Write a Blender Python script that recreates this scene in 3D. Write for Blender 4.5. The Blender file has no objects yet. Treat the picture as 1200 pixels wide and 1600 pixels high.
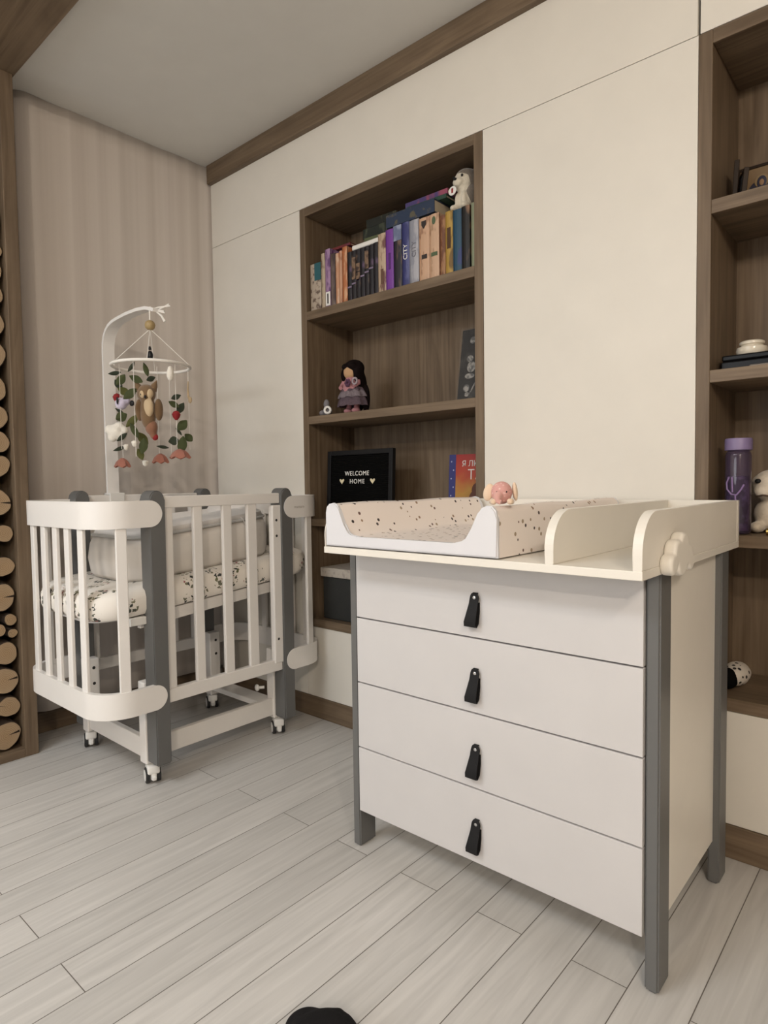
import bpy, bmesh, math, random
from mathutils import Vector, Matrix, noise
random.seed(7)
sc = bpy.context.scene
COL = sc.collection
PI = math.pi

# ---------------------------------------------------------------- camera
F, YAW, PITCH, ROLL = 994.5375, math.radians(41.24155757), math.radians(-2.6812282), math.radians(-0.78678653)
cy_, sy_ = math.cos(YAW), math.sin(YAW)
fw = Vector((-sy_*math.cos(PITCH), cy_*math.cos(PITCH), math.sin(PITCH)))
rt = Vector((cy_, sy_, 0.0)); up = rt.cross(fw)
r_ = rt*math.cos(ROLL) + up*math.sin(ROLL); u_ = -rt*math.sin(ROLL) + up*math.cos(ROLL)
cam = bpy.data.objects.new('camera', bpy.data.cameras.new('camera'))
COL.objects.link(cam)
cam.matrix_world = Matrix(((r_.x, u_.x, -fw.x, 2.48449379), (r_.y, u_.y, -fw.y, -1.81875807), (r_.z, u_.z, -fw.z, 1.0), (0, 0, 0, 1)))
cam.data.sensor_fit = 'HORIZONTAL'; cam.data.sensor_width = 36.0; cam.data.lens = F*36.0/1200.0
cam.data.clip_start = 0.02
sc.camera = cam

# ---------------------------------------------------------------- light and exposure
sc.view_settings.view_transform = 'Standard'; sc.view_settings.look = 'None'
sc.view_settings.gamma = 1.0; sc.view_settings.use_curve_mapping = False
sc.view_settings.exposure = -0.10
wd = bpy.data.worlds.new('world'); sc.world = wd; wd.use_nodes = True
wd.node_tree.nodes['Background'].inputs[0].default_value = (0.75, 0.8, 0.9, 1)
wd.node_tree.nodes['Background'].inputs[1].default_value = 0.05

def lamp(x, y, z, watts, col, r):
    l = bpy.data.lights.new('ceiling_lamp', 'POINT'); l.shadow_soft_size = r; l.energy = watts; l.color = col
    o = bpy.data.objects.new('ceiling_lamp', l); COL.objects.link(o); o.location = (x, y, z)
    return o
WARM, COOL = (1.0, 0.87, 0.73), (0.92, 0.96, 1.0)
lamp(3.45, -2.20, 2.20, 50, WARM, 0.045)
lamp(3.95, -3.80, 2.40, 118, WARM, 0.045)
pl = bpy.data.lights.new('ceiling_fill_light', 'AREA'); pl.shape = 'RECTANGLE'; pl.size = 1.4; pl.size_y = 0.5; pl.energy = 45; pl.color = (0.95, 0.98, 1.0)  # added soft fill from above, standing for no known fixture
po = bpy.data.objects.new('ceiling_fill_light', pl); COL.objects.link(po); po.location = (1.0, -2.9, 2.505)
# added cool fill light at the unseen wall behind the camera
wl = bpy.data.lights.new('cool_fill_light', 'AREA'); wl.shape = 'RECTANGLE'; wl.size = 1.9; wl.size_y = 1.35; wl.energy = 32; wl.color = (0.93, 0.965, 1.0)
wo = bpy.data.objects.new('cool_fill_light', wl); COL.objects.link(wo); wo.location = (0.75, -4.52, 1.55); wo.rotation_euler = (math.radians(90), 0, 0)

# ---------------------------------------------------------------- materials
MATS = {}
def mat(name, col, rough=0.5, metal=0.0, spec=0.5, sheen=0.0, trans=0.0, alpha=1.0, coat=0.0, bump=None):
    if name in MATS: return MATS[name]
    m = bpy.data.materials.new(name); m.use_nodes = True; nt = m.node_tree; b = nt.nodes['Principled BSDF']
    b.inputs['Base Color'].default_value = (*col, 1); b.inputs['Roughness'].default_value = rough
    b.inputs['Metallic'].default_value = metal; b.inputs['Specular IOR Level'].default_value = spec
    b.inputs['Sheen Weight'].default_value = sheen; b.inputs['Transmission Weight'].default_value = trans
    b.inputs['Alpha'].default_value = alpha; b.inputs['Coat Weight'].default_value = coat
    # faint procedural tone variation so no surface is perfectly flat
    tc = nt.nodes.new('ShaderNodeTexCoord'); nz = nt.nodes.new('ShaderNodeTexNoise'); nz.inputs['Scale'].default_value = 9
    nz.inputs['Detail'].default_value = 3
    mr = nt.nodes.new('ShaderNodeMapRange'); mr.inputs['To Min'].default_value = 0.96; mr.inputs['To Max'].default_value = 1.04
    mx = nt.nodes.new('ShaderNodeMix'); mx.data_type = 'RGBA'; mx.blend_type = 'MULTIPLY'; mx.inputs[0].default_value = 1
    mx.inputs[6].default_value = (*col, 1)
    nt.links.new(tc.outputs['Object'], nz.inputs['Vector']); nt.links.new(nz.outputs['Fac'], mr.inputs[0])
    nt.links.new(mr.outputs[0], mx.inputs[7]); nt.links.new(mx.outputs[2], b.inputs['Base Color'])
    if bump:
        n2 = nt.nodes.new('ShaderNodeTexNoise'); n2.inputs['Scale'].default_value = bump[0]; n2.inputs['Detail'].default_value = 4
        bp = nt.nodes.new('ShaderNodeBump'); bp.inputs['Strength'].default_value = bump[1]; bp.inputs['Distance'].default_value = bump[2]
        nt.links.new(tc.outputs['Object'], n2.inputs['Vector']); nt.links.new(n2.outputs['Fac'], bp.inputs['Height'])
        nt.links.new(bp.outputs[0], b.inputs['Normal'])
    MATS[name] = m; return m

def nodes_mat(name, rough=0.5):
    m = bpy.data.materials.new(name); m.use_nodes = True; nt = m.node_tree
    b = nt.nodes['Principled BSDF']; b.inputs['Roughness'].default_value = rough
    tc = nt.nodes.new('ShaderNodeTexCoord')
    def N(t, **kw):
        n = nt.nodes.new(t)
        for k, v in kw.items(): setattr(n, k, v)
        return n
    MATS[name] = m
    return m, nt, b, tc, N, nt.links.new

def ramp(nt, stops, interp='LINEAR'):
    n = nt.nodes.new('ShaderNodeValToRGB'); cr = n.color_ramp; cr.interpolation = interp
    while len(cr.elements) < len(stops): cr.elements.new(0.5)
    for e, (p, c) in zip(cr.elements, stops): e.position = p; e.color = (*c, 1)
    return n

def wood(name, axis, dark, light, fine=55.0, rough=0.55):
    if name in MATS: return MATS[name]
    m, nt, b, tc, N, L = nodes_mat(name, rough)
    mp = N('ShaderNodeMapping'); s = [fine, fine, fine]; s['xyz'.index(axis)] = 1.6
    mp.inputs['Scale'].default_value = s
    n1 = N('ShaderNodeTexNoise'); n1.inputs['Scale'].default_value = 1.0; n1.inputs['Detail'].default_value = 5; n1.inputs['Distortion'].default_value = 1.2
    mp2 = N('ShaderNodeMapping'); s2 = [7, 7, 7]; s2['xyz'.index(axis)] = 1.2; mp2.inputs['Scale'].default_value = s2
    n2 = N('ShaderNodeTexNoise'); n2.inputs['Scale'].default_value = 1.3; n2.inputs['Detail'].default_value = 4; n2.inputs['Distortion'].default_value = 2.0
    L(tc.outputs['Object'], mp.inputs[0]); L(tc.outputs['Object'], mp2.inputs[0]); L(mp.outputs[0], n1.inputs[0]); L(mp2.outputs[0], n2.inputs[0])
    mx = N('ShaderNodeMix'); mx.data_type = 'FLOAT'; mx.inputs[0].default_value = 0.5
    L(n1.outputs['Fac'], mx.inputs[2]); L(n2.outputs['Fac'], mx.inputs[3])
    rp = ramp(nt, [(0.34, dark), (0.66, light)]); L(mx.outputs[0], rp.inputs[0]); L(rp.outputs[0], b.inputs['Base Color'])
    bp = N('ShaderNodeBump'); bp.inputs['Strength'].default_value = 0.15; bp.inputs['Distance'].default_value = 0.002
    L(n1.outputs['Fac'], bp.inputs['Height']); L(bp.outputs[0], b.inputs['Normal'])
    return m
OD, OL = (0.100, 0.067, 0.039), (0.205, 0.147, 0.094)
OAKX, OAKY, OAKZ = wood('oak_along_x', 'x', OD, OL), wood('oak_along_y', 'y', OD, OL), wood('oak_along_z', 'z', OD, OL)

WHITE = mat('white_laminate', (0.745, 0.715, 0.65), 0.5, bump=(300, 0.04, 0.001))
CEIL = mat('ceiling_paint', (0.68, 0.67, 0.635), 0.9)
WALLP = mat('wall_paint', (0.60, 0.55, 0.48), 0.9)
GREY = mat('grey_lacquer', (0.128, 0.129, 0.127), 0.42)
CRIBW = mat('white_lacquer', (0.81, 0.785, 0.755), 0.38)
TRAYW = mat('white_tray_board', (0.79, 0.755, 0.685), 0.42)
DRAWW = mat('white_drawer_front', (0.60, 0.588, 0.59), 0.45)
LEATHER = mat('black_leather', (0.010, 0.010, 0.011), 0.6, spec=0.25, bump=(220, 0.3, 0.001))
STEEL = mat('steel', (0.6, 0.6, 0.6), 0.25, metal=1)
BLACK = mat('black_satin', (0.006, 0.006, 0.007), 0.5, spec=0.3)
FELTBLACK = mat('black_felt', (0.004, 0.004, 0.004), 0.95, spec=0.05)
RUBBER = mat('dark_rubber', (0.022, 0.022, 0.023), 0.75)
PLASTW = mat('white_plastic', (0.80, 0.79, 0.76), 0.3)
PAPER = mat('book_pages', (0.50, 0.43, 0.32), 0.9)
WHITEINK = mat('white_letters', (0.80, 0.79, 0.76), 0.6)

def floor_mat():
    m, nt, b, tc, N, L = nodes_mat('grey_wood_look_tile', 0.36)
    sx = N('ShaderNodeSeparateXYZ'); L(tc.outputs['Object'], sx.inputs[0])
    ax = N('ShaderNodeMath', operation='ADD'); ax.inputs[1].default_value = 0.606 + 0.698 + 1.396*8; L(sx.outputs['Y'], ax.inputs[0])
    ay = N('ShaderNodeMath', operation='ADD'); ay.inputs[1].default_value = -2.155 + 0.1157*60; L(sx.outputs['X'], ay.inputs[0])
    cb = N('ShaderNodeCombineXYZ'); L(ax.outputs[0], cb.inputs[0]); L(ay.outputs[0], cb.inputs[1])
    br = N('ShaderNodeTexBrick'); br.offset = 0.5; br.offset_frequency = 2; br.squash = 1.0
    br.inputs['Scale'].default_value = 1.0; br.inputs['Brick Width'].default_value = 1.396; br.inputs['Row Height'].default_value = 0.1157
    br.inputs['Mortar Size'].default_value = 0.0011; br.inputs['Mortar Smooth'].default_value = 0.1; br.inputs['Bias'].default_value = 0
    br.inputs['Color1'].default_value = (0.50, 0.488, 0.468, 1); br.inputs['Color2'].default_value = (0.585, 0.57, 0.548, 1)
    br.inputs['Mortar'].default_value = (0.13, 0.115, 0.10, 1); L(cb.outputs[0], br.inputs['Vector'])
    mp = N('ShaderNodeMapping'); mp.inputs['Scale'].default_value = (34, 2.2, 1); L(tc.outputs['Object'], mp.inputs[0])
    nz = N('ShaderNodeTexNoise'); nz.inputs['Scale'].default_value = 1.4; nz.inputs['Detail'].default_value = 6; nz.inputs['Distortion'].default_value = 1.0; L(mp.outputs[0], nz.inputs[0])
    mr = N('ShaderNodeMapRange'); mr.inputs[1].default_value = 0.25; mr.inputs[2].default_value = 0.75; mr.inputs[3].default_value = 0.86; mr.inputs[4].default_value = 1.10; L(nz.outputs['Fac'], mr.inputs[0])
    mx = N('ShaderNodeMix', data_type='RGBA', blend_type='MULTIPLY'); mx.inputs[0].default_value = 1; L(br.outputs['Color'], mx.inputs[6]); L(mr.outputs[0], mx.inputs[7])
    L(mx.outputs[2], b.inputs['Base Color'])
    iv = N('ShaderNodeMath', operation='SUBTRACT'); iv.inputs[0].default_value = 1.0; L(br.outputs['Fac'], iv.inputs[1])
    bp = N('ShaderNodeBump'); bp.inputs['Strength'].default_value = 0.4; bp.inputs['Distance'].default_value = 0.002; L(iv.outputs[0], bp.inputs['Height']); L(bp.outputs[0], b.inputs['Normal'])
    rr = N('ShaderNodeMapRange'); rr.inputs[3].default_value = 0.30; rr.inputs[4].default_value = 0.46; L(nz.outputs['Fac'], rr.inputs[0]); L(rr.outputs[0], b.inputs['Roughness'])
    return m

def curtain_mat():
    m, nt, b, tc, N, L = nodes_mat('beige_curtain_fabric', 0.9)
    mp = N('ShaderNodeMapping'); mp.inputs['Scale'].default_value = (1, 15, 0.08); L(tc.outputs['Object'], mp.inputs[0])
    nz = N('ShaderNodeTexNoise'); nz.inputs['Scale'].default_value = 1.0; nz.inputs['Detail'].default_value = 4; L(mp.outputs[0], nz.inputs[0])
    rp = ramp(nt, [(0.30, (0.52, 0.465, 0.42)), (0.70, (0.66, 0.605, 0.555))]); L(nz.outputs['Fac'], rp.inputs[0]); L(rp.outputs[0], b.inputs['Base Color'])
    b.inputs['Sheen Weight'].default_value = 0.15
    wv = N('ShaderNodeTexNoise'); wv.inputs['Scale'].default_value = 420; L(tc.outputs['Object'], wv.inputs[0])
    bp = N('ShaderNodeBump'); bp.inputs['Strength'].default_value = 0.2; bp.inputs['Distance'].default_value = 0.001; L(wv.outputs['Fac'], bp.inputs['Height']); L(bp.outputs[0], b.inputs['Normal'])
    return m

def print_mat(name, base, scale, radius, cols, rough=0.6, warp=0.0, cluster=None):
    """cloth with small scattered printed motifs"""
    m, nt, b, tc, N, L = nodes_mat(name, rough)
    vec = tc.outputs['Object']
    if warp:
        nz = N('ShaderNodeTexNoise'); nz.inputs['Scale'].default_value = scale*1.6; nz.inputs['Detail'].default_value = 2; L(vec, nz.inputs[0])
        sc_ = N('ShaderNodeVectorMath', operation='SCALE'); sc_.inputs['Scale'].default_value = warp; L(nz.outputs['Color'], sc_.inputs[0])
        ad = N('ShaderNodeVectorMath', operation='ADD'); L(vec, ad.inputs[0]); L(sc_.outputs[0], ad.inputs[1]); wvec = ad.outputs[0]
    else: wvec = vec
    vo = N('ShaderNodeTexVoronoi'); vo.inputs['Scale'].default_value = scale; vo.inputs['Randomness'].default_value = 0.85; L(wvec, vo.inputs['Vector'])
    lt = N('ShaderNodeMath', operation='LESS_THAN'); lt.inputs[1].default_value = radius; L(vo.outputs['Distance'], lt.inputs[0])
    fac = lt.outputs[0]
    if cluster:
        v2 = N('ShaderNodeTexVoronoi'); v2.inputs['Scale'].default_value = cluster[0]; L(vec, v2.inputs['Vector'])
        l2 = N('ShaderNodeMath', operation='LESS_THAN'); l2.inputs[1].default_value = cluster[1]; L(v2.outputs['Distance'], l2.inputs[0])
        mu = N('ShaderNodeMath', operation='MULTIPLY'); L(lt.outputs[0], mu.inputs[0]); L(l2.outputs[0], mu.inputs[1]); fac = mu.outputs[0]
    sp = N('ShaderNodeSeparateXYZ'); L(vo.outputs['Color'], sp.inputs[0])
    n = len(cols); rp = ramp(nt, [(i/n, c) for i, c in enumerate(cols)], 'CONSTANT'); L(sp.outputs[0], rp.inputs[0])
    mx = N('ShaderNodeMix', data_type='RGBA'); mx.inputs[6].default_value = (*base, 1); L(fac, mx.inputs[0]); L(rp.outputs[0], mx.inputs[7])
    L(mx.outputs[2], b.inputs['Base Color'])
    return m

def spine_mat(name, base, ink, scale=60.0, thr=0.55, rough=0.45, sx=1.0, sz=0.35):
    """book cover with mottled, illegible print"""
    if name in MATS: return MATS[name]
    m, nt, b, tc, N, L = nodes_mat(name, rough)
    mp = N('ShaderNodeMapping'); mp.inputs['Scale'].default_value = (sx, sx, sz); L(tc.outputs['Object'], mp.inputs[0])
    nz = N('ShaderNodeTexNoise'); nz.inputs['Scale'].default_value = scale; nz.inputs['Detail'].default_value = 3; L(mp.outputs[0], nz.inputs[0])
    rp = ramp(nt, [(thr-0.04, base), (thr+0.06, ink)]); L(nz.outputs['Fac'], rp.inputs[0]); L(rp.outputs[0], b.inputs['Base Color'])
    return m

# ---------------------------------------------------------------- mesh helpers
def new(): return bmesh.new()
def box(bm, x0, x1, y0, y1, z0, z1, bev=0.0, seg=2):
    r = bmesh.ops.create_cube(bm, size=1.0); vs = r['verts']
    for v in vs: v.co = Vector(((x0+x1)/2 + v.co.x*(x1-x0), (y0+y1)/2 + v.co.y*(y1-y0), (z0+z1)/2 + v.co.z*(z1-z0)))
    if bev > 0:
        es = list({e for v in vs for e in v.link_edges})
        bmesh.ops.bevel(bm, geom=es, offset=bev, segments=seg, affect='EDGES', profile=0.5)
    return bm
def xform(bm, M, since=0):
    bm.verts.ensure_lookup_table()
    for v in bm.verts[since:]: v.co = M @ v.co
def ell(bm, c, r, R=None, u=20, v=12):
    g = bmesh.ops.create_uvsphere(bm, u_segments=u, v_segments=v, radius=1.0)['verts']
    for q in g:
        p = Vector((q.co.x*r[0], q.co.y*r[1], q.co.z*r[2]))
        if R: p = R @ p
        q.co = p + Vector(c)
    return bm
def tube(bm, pts, r, n=8, cap=True):
    pts = [Vector(p) for p in pts]; rs = r if isinstance(r, (list, tuple)) else [r]*len(pts); rings = []
    prev = None
    for i, p in enumerate(pts):
        t = (pts[min(i+1, len(pts)-1)] - pts[max(i-1, 0)]).normalized()
        a = Vector((0, 0, 1)) if abs(t.z) < 0.9 else Vector((1, 0, 0))
        if prev is not None:
            n1 = prev - t*prev.dot(t)
            n1 = n1.normalized() if n1.length > 1e-6 else t.cross(a).normalized()
        else: n1 = t.cross(a).normalized()
        prev = n1; n2 = t.cross(n1)
        rings.append([bm.verts.new(p + (n1*math.cos(2*PI*k/n) + n2*math.sin(2*PI*k/n))*rs[i]) for k in range(n)])
    for A, B in zip(rings, rings[1:]):
        for k in range(n): bm.faces.new((A[k], A[(k+1) % n], B[(k+1) % n], B[k]))
    if cap: bm.faces.new(rings[0][::-1]); bm.faces.new(rings[-1])
    return bm
def lathe(bm, prof, c=(0, 0, 0), n=28, R=None):
    rings = []
    for (r, z) in prof:
        ring = []
        for k in range(n):
            p = Vector((r*math.cos(2*PI*k/n), r*math.sin(2*PI*k/n), z))
            if R: p = R @ p
            ring.append(bm.verts.new(p + Vector(c)))
        rings.append(ring)
    for A, B in zip(rings, rings[1:]):
        for k in range(n): bm.faces.new((A[k], A[(k+1) % n], B[(k+1) % n], B[k]))
    bm.faces.new(rings[0][::-1]); bm.faces.new(rings[-1])
    return bm
def prism(bm, poly, fn, t0, t1):
    """poly: 2-D points; fn(a, b, t) -> 3-D; extruded from t0 to t1"""
    A = [bm.verts.new(fn(a, b, t0)) for a, b in poly]; B = [bm.verts.new(fn(a, b, t1)) for a, b in poly]
    n = len(poly)
    for i in range(n): bm.faces.new((A[i], A[(i+1) % n], B[(i+1) % n], B[i]))
    bm.faces.new(A[::-1]); bm.faces.new(B)
    return bm
def torus(bm, c, R, r, n=48, m=10):
    g = []
    for i in range(n):
        a = 2*PI*i/n
        g.append([bm.verts.new((c[0]+(R+r*math.cos(2*PI*k/m))*math.cos(a), c[1]+(R+r*math.cos(2*PI*k/m))*math.sin(a), c[2]+r*math.sin(2*PI*k/m))) for k in range(m)])
    for i in range(n):
        for k in range(m): bm.faces.new((g[i][k], g[(i+1) % n][k], g[(i+1) % n][(k+1) % m], g[i][(k+1) % m]))
    return bm

WM = {}
def world_of(o):
    M = WM.get(o.name)
    return M.copy() if M is not None else Matrix.Identity(4)
def obj(name, bm, m, parent=None, smooth=False, origin=None, remesh=0.0, wear=None, kind=None, label=None):
    """bmesh in world coordinates -> one mesh object, its own axes at the parent's base"""
    bmesh.ops.recalc_face_normals(bm, faces=bm.faces[:])
    me = bpy.data.meshes.new(name); bm.to_mesh(me); bm.free()
    o = bpy.data.objects.new(name, me); COL.objects.link(o); me.materials.append(m)
    if parent is not None:
        M = world_of(parent); me.transform(M.inverted()); o.parent = parent
        WM[o.name] = M
    elif origin is not None:
        me.transform(Matrix.Translation(-Vector(origin))); o.location = origin; WM[o.name] = Matrix.Translation(Vector(origin))
    else: WM[o.name] = Matrix.Identity(4)
    if remesh:
        md = o.modifiers.new('remesh', 'REMESH'); md.mode = 'VOXEL'; md.voxel_size = remesh; md.use_smooth_shade = True
        sm = o.modifiers.new('smooth', 'SMOOTH'); sm.iterations = 4; sm.factor = 0.5
    if smooth or remesh:
        for p in me.polygons: p.use_smooth = True
        if not remesh:
            try: me.set_sharp_from_angle(angle=math.radians(40))
            except Exception: pass
    if kind: o['kind'] = kind
    if label: o['label'] = label
    return o
def tag(o, label, cat, group=None):
    o['label'] = label; o['category'] = cat
    if group: o['group'] = group
    return o
def thing(name, label, cat, loc, rotz=0.0, group=None):
    o = bpy.data.objects.new(name, None); COL.objects.link(o); o.empty_display_size = 0.05
    o.location = loc; o.rotation_euler = (0, 0, rotz)
    WM[o.name] = Matrix.Translation(Vector(loc)) @ Matrix.Rotation(rotz, 4, 'Z')
    return tag(o, label, cat, group)
def text(name, s, size, M, m, parent, depth=0.0006, space=1.0, align='CENTER', label=None):
    cu = bpy.data.curves.new('lettering', 'FONT'); cu.body = s; cu.size = size; cu.extrude = depth; cu.align_x = align; cu.align_y = 'CENTER'; cu.space_character = space
    to = bpy.data.objects.new('lettering', cu); COL.objects.link(to)
    dg = bpy.context.evaluated_depsgraph_get(); me = bpy.data.meshes.new_from_object(to.evaluated_get(dg))
    bpy.data.objects.remove(to); bpy.data.curves.remove(cu)
    me.transform(M); me.name = name; me.materials.clear(); me.materials.append(m)
    o = bpy.data.objects.new(name, me); COL.objects.link(o); me.transform(world_of(parent).inverted()); o.parent = parent
    WM[o.name] = world_of(parent)
    if label: o['label'] = label
    return o
def facing_front(c, lean=0.0, rot=0.0):
    """matrix: text plane facing -y at c, optionally leaned back, rotated in its plane"""
    return Matrix.Translation(Vector(c)) @ Matrix.Rotation(-lean, 4, 'X') @ Matrix.Rotation(PI/2, 4, 'X') @ Matrix.Rotation(rot, 4, 'Z')

# ================================================================ the room
H = 2.52
X0, X1, Y0, Y1 = -0.27, 4.60, -4.60, 0.30
bm = box(new(), X0-0.1, X1+0.1, Y0-0.1, Y1+0.1, -0.08, 0.0); obj('floor', bm, floor_mat(), kind='structure')
bm = box(new(), X0-0.1, X1+0.1, Y0-0.1, Y1+0.1, H, H+0.08); obj('ceiling', bm, CEIL, kind='structure')
obj('wall_left', box(new(), X0-0.1, X0, Y0-0.1, Y1+0.1, 0, H), WALLP, kind='structure')
obj('wall_back', box(new(), X0, X1, Y1, Y1+0.1, 0, H), WALLP, kind='structure')
DARKW = mat('low_bounce_wall_paint', (0.20, 0.17, 0.145), 0.9)  # unseen walls toned dark to keep bounce light in the room low
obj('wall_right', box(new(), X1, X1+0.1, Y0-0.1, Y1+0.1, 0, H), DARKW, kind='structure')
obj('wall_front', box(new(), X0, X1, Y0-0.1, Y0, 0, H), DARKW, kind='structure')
wn = box(new(), -0.22, 1.72, Y0, Y0+0.03, 0.80, 0.86); box(wn, -0.22, 1.72, Y0, Y0+0.03, 2.24, 2.30); box(wn, -0.22, -0.16, Y0, Y0+0.03, 0.86, 2.24); box(wn, 1.66, 1.72, Y0, Y0+0.03, 0.86, 2.24)
obj('added_window_1', wn, mat('added_frame_white', (0.75, 0.74, 0.72), 0.4), kind='structure')  # added window frame around the cool fill, on an unseen wall
# crown board along the top of the fitted wardrobe, beam on the ceiling, skirting boards
obj('trim_1', box(new(), -0.19, X1, -0.022, 0.02, 2.434, H, 0.002), OAKX, kind='structure')
obj('trim_2', box(new(), X0, X1, -1.42, -0.905, 2.478, H, 0.003), OAKX, kind='structure')
obj('baseboard_back', box(new(), -0.19, X1, -0.004, 0.02, 0, 0.089, 0.002), OAKX, kind='structure')
obj('baseboard_left', box(new(), X0, -0.248, -0.912, 0.0, 0, 0.085, 0.002), OAKY, kind='structure')

# ---------------------------------------------------------------- fitted wardrobe wall
def cabinet(name, label, x0, x1, z0, z1, part='door', cat='cabinet'):
    t = thing(name, label, cat, ((x0+x1)/2, 0.15, z0))
    obj('carcass', box(new(), x0+0.003, x1-0.003, 0.0225, 0.295, z0+0.003, z1-0.003), WHITE, t)
    obj(part, box(new(), x0+0.0004, x1-0.0004, 0.0, 0.0205, z0+0.0004, z1-0.0004, 0.0006, 1), WHITE, t)
    return t
cabinet('tall_cabinet', 'plain cream white cupboard front between the beige curtain and the bookcase with books', -0.19, 0.443, 0.09, 2.138)
cabinet('tall_cabinet', 'plain cream white cupboard front behind the dresser, between the two bookcases', 1.338, 1.990, 0.09, 2.138)
cabinet('tall_cabinet', 'unseen cream white cupboard front added for bounce light right of the last bookcase', 2.90, X1-0.002, 0.09, 2.136)  # out of view, added for the light it bounces back
cabinet('overhead_cabinet', 'long cream white overhead panel above the bookcase with books', -0.19, 1.9875, 2.139, 2.434)
cabinet('overhead_cabinet', 'cream white overhead panel above the bookcase with purple bottle, right of dark gap', 1.9935, X1-0.002, 2.139, 2.434)
cabinet('base_cabinet', 'low cream white drawer panel under the bookcase with books', 0.443, 1.338, 0.09, 0.390, 'drawer_front')
cabinet('base_cabinet', 'low cream white drawer panel under the bookcase with purple bottle', 1.990, 2.90, 0.09, 0.390, 'drawer_front')

def bookcase(label, x0, x1):
    t = thing('bookcase', label, 'bookcase', ((x0+x1)/2, 0.14, 0.391)); th = 0.034
    z0, z1 = 0.391, 2.137
    for a, b in ((x0+0.001, x0+th), (x1-th, x1-0.001)):
        obj('side_panel', box(new(), a, b, -0.002, 0.285, z0, z1, 0.001, 1), OAKZ, t)
    obj('top_panel', box(new(), x0+th, x1-th, -0.002, 0.285, z1-0.034, z1, 0.001, 1), OAKX, t)
    obj('back_panel', box(new(), x0+th, x1-th, 0.274, 0.290, z0, z1-0.034), OAKZ, t)
    for za, zb in ((0.391, 0.425), (0.820, 0.851), (1.247, 1.279), (1.678, 1.713)):
        obj('shelf', box(new(), x0+th, x1-th, -0.001, 0.274, za, zb, 0.001, 1), OAKX, t)
    return t
bookcase('built-in brown oak bookcase full of books behind the crib and dresser', 0.443, 1.338)
bookcase('built-in brown oak bookcase at right edge holding a purple bottle', 1.990, 2.900)

# ---------------------------------------------------------------- curtain on the left wall
def curtain():
    bm = new(); ny, nz = 220, 30; g = []
    for i in range(ny+1):
        y = -0.872 + (0.872+0.030)*i/ny; row = []
        for k in range(nz+1):
            z = 0.10 + (2.5195-0.10)*k/nz
            a = 0.5 + 0.5*(1-k/nz)
            d = (0.005*math.sin(y*22+1.6*math.sin(y*7)) + 0.0012*math.sin(y*57+1.3) + 0.004*noise.noise(Vector((y*14, z*0.5, 0))))*a
            if i < 14: d -= 0.035*(1-i/14.0)**1.5
            sag = 0.022*max(0, math.cos(y*25))**2 if k == nz else 0
            row.append(bm.verts.new((-0.203 + d, y, z - sag*0.0)))
        g.append(row)
    for i in range(ny):
        for k in range(nz): bm.faces.new((g[i][k], g[i+1][k], g[i+1][k+1], g[i][k+1]))
    o = obj('curtain', bm, curtain_mat(), smooth=True, origin=(-0.205, -0.44, 0.10))
    md = o.modifiers.new('thickness', 'SOLIDIFY'); md.thickness = 0.002
    return tag(o, 'ceiling-high beige curtain with soft vertical folds behind the crib', 'curtain')
curtain()

# ---------------------------------------------------------------- firewood rack and its logs
t = thing('firewood_rack', 'tall brown wooden rack of stacked firewood at left edge', 'rack', (-0.16, -1.04, 0))
for a, b in ((-0.960, -0.914), (-1.150, -1.104)):
    obj('side_panel', box(new(), X0, -0.05, a, b, 0, 2.478, 0.002), OAKZ, t)
obj('bottom_board', box(new(), X0, -0.05, -1.104, -0.960, 0, 0.032, 0.002), OAKY, t)
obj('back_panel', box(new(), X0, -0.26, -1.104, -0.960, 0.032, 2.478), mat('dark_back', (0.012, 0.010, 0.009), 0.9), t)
def log_face_mat():
    m, nt, b, tc, N, L = nodes_mat('sawn_log_end', 0.8)
    mp = N('ShaderNodeMapping'); mp.inputs['Scale'].default_value = (0.0, 1, 1); L(tc.outputs['Object'], mp.inputs[0])
    wv = N('ShaderNodeTexWave', wave_type='RINGS', rings_direction='SPHERICAL'); wv.inputs['Scale'].default_value = 55; wv.inputs['Distortion'].default_value = 2.5; wv.inputs['Detail'].default_value = 3
    L(mp.outputs[0], wv.inputs['Vector'])
    rp = ramp(nt, [(0.0, (0.26, 0.165, 0.085)), (1.0, (0.38, 0.265, 0.15))]); L(wv.outputs['Fac'], rp.inputs[0])
    ln = N('ShaderNodeVectorMath', operation='LENGTH'); L(mp.outputs[0], ln.inputs[0])
    mr = N('ShaderNodeMapRange'); mr.inputs[1].default_value = 0.0; mr.inputs[2].default_value = 0.05; L(ln.outputs['Value'], mr.inputs[0])
    mx = N('ShaderNodeMix', data_type='RGBA'); mx.inputs[7].default_value = (0.36, 0.27, 0.175, 1); L(rp.outputs[0], mx.inputs[6])
    ml = N('ShaderNodeMath', operation='MULTIPLY'); ml.inputs[1].default_value = 0.55; L(mr.outputs[0], ml.inputs[0]); L(ml.outputs[0], mx.inputs[0])
    L(mx.outputs[2], b.inputs['Base Color'])
    return m
LOGF = log_face_mat(); BARK = mat('log_bark', (0.045, 0.028, 0.018), 0.95, bump=(60, 0.8, 0.006)); CRACK = mat('log_crack', (0.02, 0.012, 0.008), 1.0)
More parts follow.
